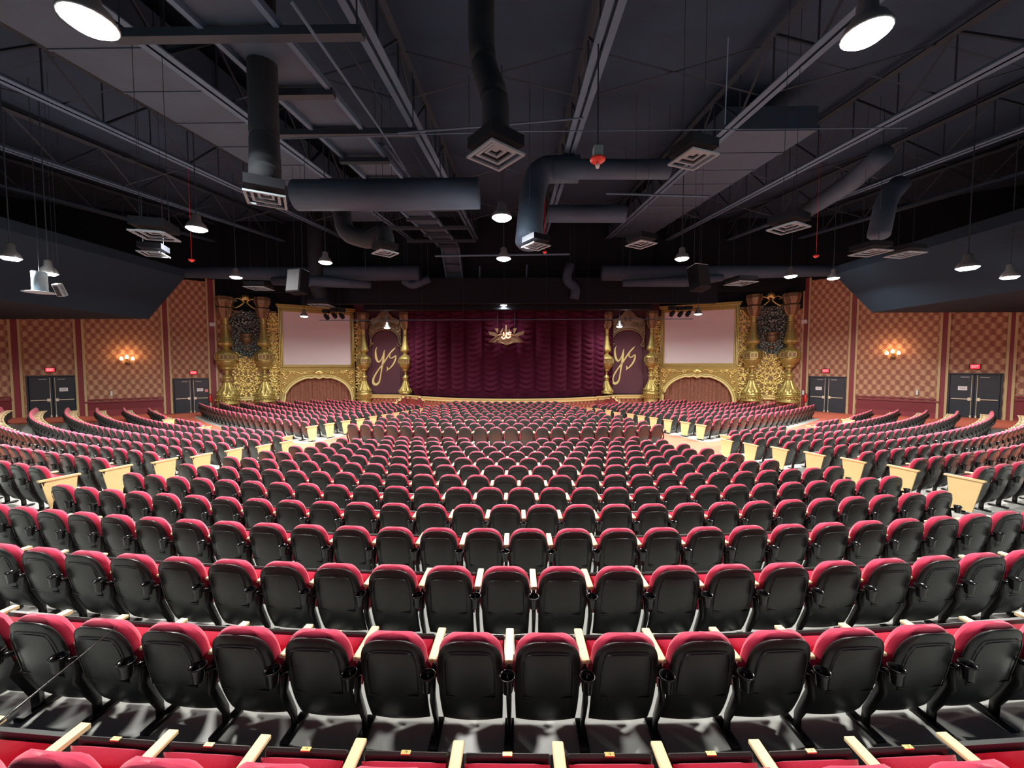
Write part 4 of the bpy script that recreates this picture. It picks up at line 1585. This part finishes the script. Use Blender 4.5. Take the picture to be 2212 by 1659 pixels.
def box_duct(name, label, X0, X1, y0, y1, h, th, group):
    mb = MB()
    L = [(x, y, zc(y, h + dz)) for dz in (0, th) for y in (y0, y1) for x in (X0, X1)]
    mb.add(L, [(0, 2, 3, 1), (4, 5, 7, 6), (0, 1, 5, 4), (2, 6, 7, 3), (0, 4, 6, 2), (1, 3, 7, 5)])
    k = y0 + 1.5
    while k < y1:
        mb.add([(X0 - .02, k, zc(k, h - .02)), (X1 + .02, k, zc(k, h - .02)), (X1 + .02, k + .05, zc(k, h - .02)), (X0 - .02, k + .05, zc(k, h - .02)),
                (X0 - .02, k, zc(k, h + th)), (X1 + .02, k, zc(k, h + th)), (X1 + .02, k + .05, zc(k, h + th)), (X0 - .02, k + .05, zc(k, h + th))],
               [(0, 3, 2, 1), (0, 1, 5, 4), (2, 3, 7, 6), (1, 2, 6, 5), (3, 0, 4, 7)])
        k += 1.5
    return tag(mb.build(name, M['duct'], origin=(X0, y0, zc(y0, h))), label, 'air duct', group)


box_duct('rectangular_duct', 'wide rectangular painted duct running to the stage on the right', 6.1, 8.8, 11.8, 28.0, 5.5, 0.7, 'rectangular ceiling ducts')
box_duct('rectangular_duct', 'wide rectangular painted duct running to the stage on the left', -9.6, -7.4, 2.0, 22.0, 5.5, 0.7, 'rectangular ceiling ducts')

duct_tube('round_duct', 'thick round cross duct hanging left of the centre diffuser', [pt(640, 422, 11.3), pt(830, 422, 11.3), pt(1035, 418, 11.3)], 0.42, M['duct'], group='round ceiling ducts')
duct_tube('round_duct', 'short round cross duct right of the red alarm', [pt(1195, 366, 13.0), pt(1445, 366, 13.0)], 0.30, M['duct'], group='round ceiling ducts')
duct_tube('round_duct', 'short dark cross duct behind the centre lamps', [pt(1185, 462, 16.0), pt(1350, 462, 16.0)], 0.34, M['duct'], group='round ceiling ducts')
duct_tube('elbow_duct', 'dark elbow duct curving down to the centre right diffuser', bend([pt(1250, 366, 13.2), pt(1165, 366, 13.2), pt(1150, 420, 13.0), pt(1142, 522, 12.0)]), 0.42, M['duct'], group='bent ceiling ducts')
duct_tube('elbow_duct', 'S-shaped flexible duct left of centre above a small diffuser', bend([pt(738, 455, 12.5), pt(745, 505, 12.3), pt(800, 520, 12.0), pt(832, 500, 11.9), pt(832, 542, 11.8)]), 0.27, M['darkduct'], group='bent ceiling ducts')
duct_tube('round_duct', 'long pale cross duct spanning the far left ceiling', [pt(180, 585, 23.5), pt(420, 588, 23.8), pt(650, 592, 24), pt(905, 590, 24)], [0.30, 0.36, 0.44, 0.44], M['duct'], group='round ceiling ducts')
duct_tube('round_duct', 'long pale cross duct spanning the far right ceiling', [pt(1300, 590, 24), pt(1480, 590, 24), pt(1760, 585, 23.6), pt(1995, 582, 23)], [0.46, 0.46, 0.34, 0.28], M['duct'], group='round ceiling ducts')
duct_tube('round_duct', 'sagging branch duct under the far left cross duct', [pt(590, 607, 23.2), pt(700, 608, 23.2), pt(800, 616, 23.2)], [0.25, 0.34, 0.2], M['duct'], group='round ceiling ducts')
duct_tube('round_duct', 'sagging branch duct under the far right cross duct', [pt(1345, 612, 23.2), pt(1480, 608, 23.2), pt(1560, 600, 23.2)], [0.2, 0.32, 0.2], M['duct'], group='round ceiling ducts')
duct_tube('elbow_duct', 'S-shaped pale duct near the stage right of centre', bend([pt(1232, 570, 25), pt(1222, 605, 25), pt(1245, 622, 25), pt(1240, 645, 25)]), 0.30, M['duct'], group='bent ceiling ducts')
duct_tube('elbow_duct', 'short pale flexible duct near the stage left of centre', bend([pt(872, 606, 24.5), pt(890, 618, 24.5), pt(928, 602, 24.5)]), 0.24, M['duct'], group='bent ceiling ducts')
duct_tube('elbow_duct', 'sloping branch duct between the right hand trusses', [pt(1905, 335, 12.4), pt(1840, 392, 14.5), pt(1745, 454, 18)], [0.30, 0.33, 0.33], M['duct'], group='bent ceiling ducts')
duct_tube('elbow_duct', 'drooping flexible duct at the far right between trusses', bend([pt(1945, 395, 13.5), pt(1915, 430, 13.5), pt(1898, 508, 13.2)]), 0.30, M['duct'], group='bent ceiling ducts')


def diffuser(px, py, Y, side, rot, label, duct_top=None, r=0.2, ring=3, rods=True):
    c = pt(px, py, Y)
    t = thing('air_diffuser', label, 'air diffuser', c, rot, group='square ceiling diffusers')
    h = side / 2
    mb = MB()
    for k in range(ring):
        o, i_ = h * (1 - k * 0.30), h * (1 - k * 0.30 - 0.13)
        dz = -0.02 + 0.035 * k
        for (x0, x1, y0, y1) in ((-o, o, -o, -i_), (-o, o, i_, o), (-o, -i_, -i_, i_), (i_, o, -i_, i_)):
            mb.box(x0, x1, y0, y1, dz, dz + 0.03)
    mb.box(-h * 0.14, h * 0.14, -h * 0.14, h * 0.14, 0.08, 0.11)
    mb.build('frame_rings', M['vent'], t, local=True)
    mb = MB()
    mb.box(-h * 0.96, h * 0.96, -h * 0.96, h * 0.96, 0.12, 0.28)
    mb.build('plenum', M['black'], t, local=True)
    if duct_top is None:
        mb = MB()
        for sx_ in (-1, 1):
            mb.tube([(sx_ * h * .8, 0, 0.1), (sx_ * h * .8, 0, zc(c.y, 6.88) - c.z)], 0.006, 4)
        mb.build('hanging_rods', M['darkbeam'], t, local=True)
    else:
        mb = MB()
        p = Vector(duct_top) - c
        p = Matrix.Rotation(-rot, 3, 'Z') @ p
        mb.tube(bend([(0, 0, 0.25), (0, 0, p.z * 0.5), tuple(p), (p.x, p.y, zc(c.y + p.y, 6.9) - c.z)]), r, 14)
        mb.build('drop_duct', M['darkduct'], t, True, local=True)


up = lambda px, py, Y, h=1.6: pt(px, py, Y) + Vector((0, 0, h))
diffuser(1071, 336, 6.0, 0.64, 0.72, 'large square diffuser with drop duct above the middle seats', pt(1040, 135, 6.4), 0.21)
diffuser(575, 431, 6.8, 0.62, 0.5, 'square diffuser with drop duct left of centre', pt(572, 320, 7.3), 0.25)
diffuser(1497, 344, 7.1, 0.60, 0.35, 'square diffuser beside the right rectangular duct')
diffuser(1703, 493, 8.6, 0.60, 0.5, 'square diffuser between the right trusses')
diffuser(832, 547, 11.7, 0.60, 0.78, 'small square diffuser under the S-shaped duct', None)
diffuser(1158, 532, 11.4, 0.62, 0.6, 'small square diffuser under the dark elbow duct', None)
diffuser(335, 509, 8.0, 0.62, 0.3, 'square diffuser far left under the trusses, nearer one')
diffuser(332, 549, 11.5, 0.6, 0.4, 'square diffuser far left under the trusses, farther one')
diffuser(1385, 528, 12.5, 0.7, 0.5, 'flat diffuser right of the nearer centre lamps')
diffuser(1880, 546, 13, 0.8, 0.2, 'flat diffuser far right, left one of the pair')
diffuser(1955, 550, 14, 0.8, 0.2, 'flat diffuser far right, right one of the pair')
diffuser(695, 660, 23.5, 1.2, 0.1, 'flat diffuser under a pale drop duct above the left screen', pt(683, 618, 23.5), 0.42)
diffuser(560, 623, 21, 1.1, 0.1, 'flat diffuser above the left gold columns')
diffuser(1600, 612, 20, 1.1, 0.2, 'flat diffuser right of the right box speaker')

# catwalk: two rails, dark rungs, panels, then a ladder down towards the stage
XA, XB, HCW = -5.06, -3.84, 4.6
t = thing('catwalk', 'long overhead catwalk of rails and panels with a ramp down to the stage', 'catwalk', (XA, 1.5, zc(1.5, HCW)))
y0, y1 = 1.5, 25.0
mb = MB()
for x in (XA, XB):
    mb.add([(x - .05, y0, zc(y0, HCW)), (x + .05, y0, zc(y0, HCW)), (x + .05, y1, zc(y1, HCW)), (x - .05, y1, zc(y1, HCW)), (x - .05, y0, zc(y0, HCW + .12)), (x + .05, y0, zc(y0, HCW + .12)), (x + .05, y1, zc(y1, HCW + .12)), (x - .05, y1, zc(y1, HCW + .12))],
           [(0, 3, 2, 1), (4, 5, 6, 7), (0, 1, 5, 4), (2, 3, 7, 6), (1, 2, 6, 5), (3, 0, 4, 7)])
mb.build('side_rails', M['beam'], t)
mb = MB()
mb.add([(XA, y0, zc(y0, HCW + .10)), (XB, y0, zc(y0, HCW + .10)), (XB, y1, zc(y1, HCW + .10)), (XA, y1, zc(y1, HCW + .10)), (XA, y0, zc(y0, HCW + .14)), (XB, y0, zc(y0, HCW + .14)), (XB, y1, zc(y1, HCW + .14)), (XA, y1, zc(y1, HCW + .14))], [(0, 3, 2, 1), (4, 5, 6, 7)])
mb.build('deck_panels', M['duct'], t)
y = 3.0
k = 0
while y < y1:
    mb = MB()
    ex = 1.5 if k % 2 == 0 else 0.1
    mb.box(XA - ex, XB + ex * 0.9, y, y + 0.16, zc(y, HCW) - 0.10, zc(y, HCW) + 0.04)
    if k % 2 == 0:
        for xx in (XA - ex + .1, XB + ex * .9 - .1):
            mb.tube([(xx, y + .08, zc(y, HCW)), (xx, y + .08, zc(y, HB + .6))], 0.015, 4)
    mb.build('cross_bar', M['darkbeam'], t)
    y += 1.65
    k += 1
for x in (XA - 0.35, XB + 0.35):
    mb = MB()
    mb.tube([(x, y0, zc(y0, HCW + .9)), (x, y1, zc(y1, HCW + .9))], 0.02, 5)
    mb.build('handrail', M['darkbeam'], t)
# ramp
a0, a1 = Vector((XA + 0.1, 25.0, zc(25, HCW))), Vector((XB, 25.0, zc(25, HCW)))
b0, b1 = pt(974, 656, 27.0), pt(1006, 662, 27.0)
mb = MB()
mb.tube([a0, b0], 0.06, 5)
mb.tube([a1, b1], 0.06, 5)
mb.build('ramp_rails', M['beam'], t)
mb = MB()
mb.add([a0 + Vector((0, .1, .05)), a1 + Vector((0, .1, .05)), b1 + Vector((0, .1, .05)), b0 + Vector((0, .1, .05))], [(0, 1, 2, 3)])
mb.build('ramp_panel', M['duct'], t)
for k in range(1, 7):
    q = k / 7
    mb = MB()
    mb.tube([a0.lerp(b0, q), a1.lerp(b1, q)], 0.05, 5)
    mb.build('cross_bar', M['darkbeam'], t)

# slim conduits and pipes
pipes = [([pt(627, 0, 3.9), pt(835, 300, 9.5), pt(900, 405, 16)], 0.02, 'thin grey conduit running along the left of the first truss'),
         ([pt(860, 287, 9), pt(1020, 275, 9.6), pt(1260, 255, 10)], 0.022, 'thin sprinkler pipe crossing just above the centre diffuser'),
         ([pt(600, 300, 9), pt(1106, 284, 9), pt(1960, 276, 9)], 0.012, 'long thin cable crossing the whole ceiling'),
         ([pt(940, 553, 20), pt(1230, 549, 20)], 0.05, 'horizontal pipe beside the farther centre lamp'),
         ([pt(1036, 575, 26), pt(1037, 640, 26)], 0.06, 'vertical hanger pipe left of the ladder top'),
         ([pt(1138, 572, 26), pt(1136, 642, 26)], 0.06, 'vertical hanger pipe right of the centre lamps'),
         ([pt(1310, 418, 12), pt(1530, 424, 12)], 0.03, 'short cross pipe under the right trusses'),
         ([pt(1573, 80, 5.5), pt(1566, 268, 6.2)], 0.008, 'thin hanging wire right of the red alarm'),
         ([pt(815, 310, 11), pt(830, 312, 11), pt(900, 402, 14)], 0.03, 'bent grey conduit beside the catwalk')]
for P_, r, lab in pipes:
    mb = MB()
    mb.tube(P_, r, 6)
    tag(mb.build('ceiling_pipe', M['beam'], origin=P_[0]), lab, 'pipe', 'slim ceiling pipes')


def lamp(px, py, Y, label, R=0.30, big=True, light=True, P=None, group='round high-bay ceiling lamps', power=1.0):
    c = pt(px, py, Y) if P is None else Vector(P)
    t = thing('ceiling_lamp', label, 'ceiling lamp', c, group=group)
    mb = MB()
    mb.lathe([(R, 0.02), (R * 1.02, 0.04), (R * 0.8, 0.16), (R * 0.45, 0.26), (R * 0.4, 0.42), (R * 0.15, 0.46)], c, 20)
    mb.build('housing', M['housing'], t, True)
    mb = MB()
    mb.lathe([(R * 0.2, -0.05), (R * 0.7, -0.035), (R * 0.97, 0.018)], c, 20)
    mb.build('lens', M['lens'] if big else M['lens2'], t, True)
    mb = MB()
    mb.tube([c + Vector((0, 0, 0.42)), c + Vector((0, 0, max(0.9, zc(c.y, 6.88) - c.z)))], 0.015, 5)
    mb.build('hanging_rod', M['darkbeam'], t)
    if light:
        add_light(c, R, power)
    return t


def add_light(c, R, power=1.0):
    l = bpy.data.lights.new('lamp_beam', 'AREA')
    l.shape = 'DISK'
    l.size = 2 * R
    l.energy = LAMP_W * power
    l.spread = math.radians(162)
    l.color = LAMP_COL
    o = bpy.data.objects.new('lamp_beam', l)
    o.location = c + Vector((0, 0, -0.07))
    COL.objects.link(o)
    l = bpy.data.lights.new('lamp_spill', 'POINT')
    l.energy = LAMP_W * power * LAMP_UP
    l.color = LAMP_COL
    l.shadow_soft_size = R * 0.8
    o = bpy.data.objects.new('lamp_spill', l)
    o.location = c + Vector((0, 0, -0.32))
    COL.objects.link(o)


lamp(192, 52, 4.7, 'very bright round lamp at the top left of the ceiling', R=0.27, power=0.55)
lamp(1871, 78, 4.9, 'very bright round lamp at the top right of the ceiling', R=0.25, power=0.55)
lamp(1084, 472, 10.9, 'bright centre line lamp, the nearer one of the stacked pair', R=0.28)
lamp(1088, 560, 15.0, 'bright centre line lamp, the farther one of the stacked pair', R=0.28)
lamp(425, 496, 11.8, 'bright lamp on the left, above the left double doors', R=0.28)
lamp(703, 568, 15.7, 'bright lamp just right of the left hanging box speaker', R=0.26)
lamp(510, 600, 18.4, 'lamp above the palmette of the left gold panel', R=0.26)
lamp(1473, 560, 15.2, 'bright lamp just left of the right hanging box speaker', R=0.26)
lamp(1708, 598, 18.1, 'lamp above the right gold columns, left one of two', R=0.26)
lamp(1800, 602, 18.6, 'lamp right of the right gold columns, right one of two', R=0.24)
lamp(2090, 580, 12.0, 'bright lamp near the right edge, the larger of two', R=0.26, power=0.6)
lamp(2181, 600, 13.0, 'lamp nearest the right edge, the smaller of two', R=0.22, power=0.6)
lamp(23, 559, 11.0, 'lamp nearest the left edge of the ceiling', R=0.22, power=0.6)
lamp(105, 592, 12.2, 'lamp above the pale round duct near the left edge', R=0.22, power=0.6)
for px, py, Y, lab in ((1088, 660, 26.4, 'small hanging lamp in the middle before the curtain top'), (838, 666, 28, 'small hanging lamp above the left ys panel, upper one'),
                       (1351, 663, 27.6, 'small hanging lamp above the right ys panel, upper one'), (836, 709, 29, 'small low hanging lamp over the left ys panel'),
                       (1338, 706, 29, 'small low hanging lamp over the right ys panel'), (657, 684, 25, 'small hanging lamp before the left screen'),
                       (1508, 679, 24.6, 'small hanging lamp before the right screen')):
    lamp(px, py, Y, lab, R=0.24, big=False, light=True, group='small hanging lamps near the stage', power=0.13)
# unseen lights added beyond the left and right of the view, without fixtures
for x, y in ((-15.5, 5), (15.5, 5), (-24, 14), (22.5, 13)):
    add_light(Vector((x, y, CAMZ + (3.6 if abs(x) < 16 else 2.2))), 0.3, 0.5 if abs(x) < 16 else 0.3)

# red alarm on a rod
c = pt(1291, 345, 7.9)
t = thing('fire_alarm_detector', 'red alarm unit on a grey box hanging from a long rod', 'alarm', c)
mb = MB()
mb.tube([c + Vector((0, 0, 0.25)), (c.x, c.y + 0.05, zc(c.y, HB + 0.02))], 0.016, 6)
mb.build('rod', M['darkbeam'], t)
mb = MB()
mb.bbox(c.x - .09, c.x + .09, c.y - .09, c.y + .09, c.z + 0.03, c.z + 0.25, 0.01)
mb.build('junction_box', M['alarmgrey'], t)
mb = MB()
mb.lathe([(0.04, -0.10), (0.05, -0.06), (0.10, -0.055), (0.155, -0.01), (0.155, 0.02), (0.08, 0.05)], c, 16)
mb.build('red_dome', M['red'], t, True)
mb = MB()
mb.lathe([(0.03, -0.165), (0.045, -0.12), (0.04, -0.08)], c, 10)
mb.build('lens_tip', M['whitepaint'], t, True)
for px, py, Y, lab in ((1763, 553, 15, 'small red ceiling detector right of centre'), (1177, 545, 17, 'small red ceiling detector beside the centre lamp'), (414, 562, 14, 'small red ceiling detector on the left')):
    c = pt(px, py, Y)
    mb = MB()
    mb.lathe([(0.02, -0.07), (0.09, -0.02), (0.10, 0.03)], c, 10)
    mb.tube([c + Vector((0, 0, 0.02)), (c.x, c.y, zc(c.y, 6.88))], 0.006, 4)
    tag(mb.build('smoke_detector', M['red'], None, True, origin=c), lab, 'detector', 'small red detectors')


def box_speaker(px, py, Y, w, h, d, yaw, tilt, label, m=None, name='hanging_speaker'):
    c = pt(px, py, Y)
    t = thing(name, label, 'speaker', c, group='hanging box speakers')
    Rm = Matrix.Rotation(yaw, 3, 'Z') @ Matrix.Rotation(tilt, 3, 'X')
    T = lambda p: c + Rm @ Vector(p)
    mb = MB()
    mb.prism([(-w / 2, -h / 2), (w / 2, -h / 2), (w / 2, h / 2), (-w / 2, h / 2)], -d / 2 + 0.03, d / 2, T)
    mb.bbox(-w / 2, w / 2, -d / 2, d / 2, -h / 2, h / 2, 0.02, T=T)
    mb.build('cabinet', m or M['black'], t)
    mb = MB()
    mb.bbox(-w / 2 + .03, w / 2 - .03, -d / 2 - 0.02, -d / 2, -h / 2 + .03, h / 2 - .03, 0.008, T=T)
    mb.build('grille', M['grille'], t)
    mb = MB()
    mb.bbox(-w / 2 + .01, w / 2 - .01, -d / 2, d / 2, h / 2, h / 2 + 0.02, 0.005, T=T)
    for x in (-w * .28, w * .28):
        pass
    mb.build('top_plate', M['whitepaint'] if px > 1000 or m else M['black'], t)
    mb = MB()
    for x in (-w * .28, w * .28):
        p = T((x, 0, h / 2))
        mb.tube([p, Vector((p.x, p.y, zc(p.y, 6.88)))], 0.006, 4)
    mb.build('hanging_cables', M['darkbeam'], t)


box_speaker(643, 609, 14.0, 0.60, 0.84, 0.42, -0.25, -0.15, 'dark box speaker hung above the left screen')
box_speaker(1510, 601, 13.6, 0.55, 0.84, 0.42, 0.35, -0.2, 'dark box speaker with pale top hung above the right screen')
box_speaker(129, 627, 11.0, 0.17, 0.34, 0.16, 0.2, 0.5, 'small pale box speaker beside the round duct near the left edge', M['vent'], 'small_speaker')

# pale round duct with flange near the left edge
c = pt(87, 632, 11.2)
t = thing('round_diffuser', 'pale round drop duct with wide flange near the left edge', 'air diffuser', c)
mb = MB()
mb.lathe([(0.16, 0.02), (0.17, 0.05), (0.16, 0.14), (0.165, 0.16), (0.16, 0.42), (0.165, 0.60)], c, 20)
mb.build('drop_duct', M['vent'], t, True)
mb = MB()
mb.lathe([(0.30, -0.01), (0.36, 0.0), (0.30, 0.015), (0.17, 0.03)], c, 24)
mb.build('flange', M['vent'], t, True)
mb = MB()
mb.tube([c + Vector((0, 0, 0.6)), (c.x, c.y, zc(c.y, 6.88))], 0.01, 5)
mb.build('hanging_rod', M['darkbeam'], t)

# dark soffits over the side aisles
for nm, prof, ya, yb in (('trim_soffit_left', [(-19.4, 2.45), (-17.4, 4.6), (-17.4, 5.0), (-31, 5.0), (-31, 2.45)], 6.0, 20.0), ('trim_soffit_right', [(18.0, 2.69), (16.0, 4.6), (16.0, 5.0), (30, 5.0), (30, 2.69)], 6.0, 20.0)):
    mb = MB()
    mb.prism([(x, CAMZ + h) for x, h in prof], ya, yb, lambda p: Vector((p[0], p[1], p[2])))
    struct(mb, nm, M['navy'])

# black header over the stage and the lighting bar below it
mb = MB()
mb.box(pt(790, 660, 27).x, pt(1405, 660, 27).x, 26.6, 27.3, pt(1100, 668, 26.6).z, TOP)
mb.box(pt(655, 660, 25.5).x, pt(1545, 660, 25.5).x, 25.2, 25.6, pt(1100, 655, 25.2).z, pt(1100, 600, 25.2).z)
mb.box(-21, 20, 27.4, 27.6, pt(1100, 630, 27.4).z, TOP)
struct(mb, 'trim_stage_header', M['black'])
A, B = pt(690, 692, 24.2), pt(1497, 689, 24.2)
t = thing('lighting_bar', 'long thin lighting bar hung across the front of the stage', 'lighting bar', A)
mb = MB()
mb.tube([A, B], 0.028, 6)
mb.build('pipe', M['beam'], t)
mb = MB()
for k in range(9):
    p = A.lerp(B, (k + 0.5) / 9)
    mb.tube([p, (p.x, p.y, zc(p.y, 6.88))], 0.008, 4)
mb.build('hangers', M['darkbeam'], t)
for px, py, lab in ((705, 684, 'black stage light hung before the left screen, outer one'), (722, 681, 'black stage light hung before the left screen, middle one'), (738, 682, 'black stage light hung before the left screen, inner one'),
                    (1452, 677, 'black stage light hung before the right screen, inner one'), (1470, 678, 'black stage light hung before the right screen, middle one'), (1487, 677, 'black stage light hung before the right screen, outer one')):
    c = pt(px, py, 24.3)
    t = thing('stage_light', lab, 'stage light', c, group='black stage lights')
    mb = MB()
    mb.lathe([(0.10, -0.22), (0.13, -0.2), (0.13, 0.1), (0.08, 0.22)], (0, 0, 0), 12, T=lambda v: c + Matrix.Rotation(1.1, 3, 'X') @ Vector(v))
    mb.build('barrel', M['black'], t, True)
    mb = MB()
    mb.tube([c + Vector((-.16, 0, 0)), c + Vector((-.16, 0, .25)), c + Vector((.16, 0, .25)), c + Vector((.16, 0, 0))], 0.02, 4)
    mb.box(c.x - .2, c.x + .2, c.y - .15, c.y + .15, c.z + .25, c.z + .45)
    mb.build('yoke', M['black'], t)

# thin reflective cable in the lower left corner
P_ = [pt(253, 1353, 1.30), pt(150, 1437, 1.12), pt(40, 1527, 0.98), pt(-90, 1632, 0.85)]
mb = MB()
mb.tube(P_, [0.0016, 0.0022, 0.003, 0.0035], 8)
tag(mb.build('guard_cable', M['gloss'], None, True, origin=P_[-1]), 'thin dark shiny cable slanting across the lower left corner', 'cable')

# ------------------------------------------------------------------ the seats themselves
ORD = ['first', 'second', 'third', 'fourth', 'fifth', 'sixth', 'seventh', 'eighth', 'ninth', 'tenth', 'eleventh', 'twelfth', 'thirteenth', 'fourteenth', 'fifteenth', 'sixteenth', 'seventeenth', 'eighteenth',
       'nineteenth', 'twentieth', 'twenty-first', 'twenty-second', 'twenty-third', 'twenty-fourth', 'twenty-fifth', 'twenty-sixth', 'twenty-seventh', 'twenty-eighth', 'twenty-ninth', 'thirtieth', 'thirty-first', 'thirty-second', 'thirty-third', 'thirty-fourth', 'thirty-fifth']
vis = [s for s in seats if -40 < s['px'] < 2252]
# nearest seats show largest
vis.sort(key=lambda s: s['x'] ** 2 + s['y'] ** 2)
single = set(s['idx'] for s in vis[:300])

# ordinal of each seat in its row, counted over the seats that the photo shows
for s in seats:
    s['ord'] = 0
rows = {}
for s in seats:
    rows.setdefault((s['bank'], s['row']), []).append(s)
for key, L in rows.items():
    L.sort(key=lambda s: s['px'])
    inside = [s for s in L if -45 < s['px'] < 2257]
    for k, s in enumerate(inside):
        s['ord'] = k
        s['rord'] = len(inside) - 1 - k

protos = {}
_pl = seat_parts(0)['number_plate'][0]
ms_plate = (_pl.v, _pl.f)
for lod in (0, 1):
    meshes = {}
    for nm, (mb, sm) in seat_parts(lod).items():
        ob = mb.build(nm, M[SEAT_MAT[nm]], None, sm, local=True)
        meshes[nm] = ob.data
        bpy.data.objects.remove(ob)
    protos[lod] = meshes


def seat_label(s):
    if s['bank'] == 'centre':
        return 'red and black folding theatre seat, %s from left in the %s nearest centre row' % (ORD[s['ord']], ORD[s['row']]) if s['row'] else \
            'red and black folding theatre seat, %s from left in the nearest row' % ORD[s['ord']]
    if s['bank'] == 'left':
        return 'red and black folding theatre seat, %s from aisle in the left bank\'s %s nearest row' % (ORD[min(34, s['rord'])], ORD[s['row']])
    return 'red and black folding theatre seat, %s from aisle in the right bank\'s %s nearest row' % (ORD[min(34, s['ord'])], ORD[s['row']])


def part(name, me, parent, mirror=False, loc=None):
    o = bpy.data.objects.new(name, me)
    COL.objects.link(o)
    o.parent = parent
    if loc:
        o.location = loc
    return o


for s in seats:
    if s['idx'] not in single:
        continue
    d2 = sqrt(s['x'] ** 2 + s['y'] ** 2)
    ms = protos[0 if d2 < 6.5 else 1]
    r = thing('theatre_seat', seat_label(s), 'theatre seat', (s['x'], s['y'], gz(s['x'], s['y'])), s['a'], 'red and black theatre seats')
    part('back_shell', ms['back_shell'], r)
    part('back_cushion', ms['back_cushion'], r)
    part('seat_cushion', ms['seat_cushion'], r)
    sp_ = part('seat_pan', ms['seat_pan'], r)
    if d2 < 3.2:
        npl = part('number_plate', ms['number_plate'], sp_)
        nv_, nf_ = text_mesh(str(21 - s['ord']), 0.018, 0.0004)
        nm_ = MB()
        nm_.v = list(ms_plate[0])
        nm_.f = list(ms_plate[1])
        nm_.m = [0] * len(nm_.f)
        nm_.add([(v.x, 0.293 + v.y, 0.6845) for v in nv_], nf_, 1)
        for sx_ in (-0.021, 0.021):
            nm_.box(sx_ - .0015, sx_ + .0015, 0.2915, 0.2945, 0.684, 0.6848, 1)
        tmp = nm_.build('number_plate', [M['brass'], M['ink']], None, local=True)
        npl.data = tmp.data
        bpy.data.objects.remove(tmp)
    part('armrest', ms['armrest'], r)
    part('standard', ms['standard'], r)
    part('cup_holder', ms['cup_holder'], r)
    if s['first']:
        part('armrest', ms['armrest'], r, loc=(-0.56, 0, 0))
        part('standard', ms['standard'], r, loc=(-0.56, 0, 0))
    if s['bank'] in ('left',) and s['last']:
        part('end_panel', ms['end_panel'], r)
    if s['bank'] in ('right',) and s['first']:
        part('end_panel', ms['end_panel'], r, loc=(-0.595, 0, 0))

# all the farther seats, one object
P2 = seat_parts(2)
order = ['back_shell', 'back_cushion', 'seat_cushion', 'seat_pan', 'armrest', 'standard', 'cup_holder']
mlist = ['plastic', 'fabric', 'maple', 'steel', 'gloss', 'maple_side']
base_v, base_f, base_m, base_s = [], [], [], []


def stack(names, dx=0.0):
    v, f, m, sm = [], [], [], []
    for nm in names:
        mb, smooth = P2[nm]
        o = len(v)
        v += [(a + dx, b, c) for a, b, c in mb.v]
        f += [tuple(i + o for i in q) for q in mb.f]
        m += [mlist.index(SEAT_MAT[nm])] * len(mb.f)
        sm += [smooth] * len(mb.f)
    return np.array(v), f, m, sm


B0 = stack(order)
B1 = stack(['armrest', 'standard'], -0.56)
BE = stack(['end_panel'])
BF = stack(['end_panel'], -0.595)
AV, AF, AM, AS = [], [], [], []
off = 0
for s in seats:
    if s['idx'] in single:
        continue
    blocks = [B0]
    if s['first']:
        blocks.append(B1)
    if 'left' in s['bank'] and s['last']:
        blocks.append(BE)
    if 'right' in s['bank'] and s['first']:
        blocks.append(BF)
    ca, sa = cos(s['a']), sin(s['a'])
    z0 = gz(s['x'], s['y'])
    for (v, f, m, sm) in blocks:
        x = v[:, 0] * (s['p'] / 0.56) ** 0.5
        X = s['x'] + x * ca - v[:, 1] * sa
        Y = s['y'] + x * sa + v[:, 1] * ca
        AV.append(np.stack([X, Y, v[:, 2] + z0], 1))
        AF += [tuple(i + off for i in q) for q in f]
        AM += m
        AS += sm
        off += len(v)
me = bpy.data.meshes.new('far_theatre_seats')
me.from_pydata(np.concatenate(AV).tolist(), [], AF)
for k in mlist:
    me.materials.append(M[k])
me.polygons.foreach_set('material_index', AM)
me.polygons.foreach_set('use_smooth', AS)
me.update()
ob = bpy.data.objects.new('far_theatre_seats', me)
COL.objects.link(ob)
tag(ob, 'hundreds of red and black theatre seats in curved rows towards the stage', 'theatre seats', kind='stuff')
print('SEATS', len(seats), 'single', len(single), 'faces far', len(AF))
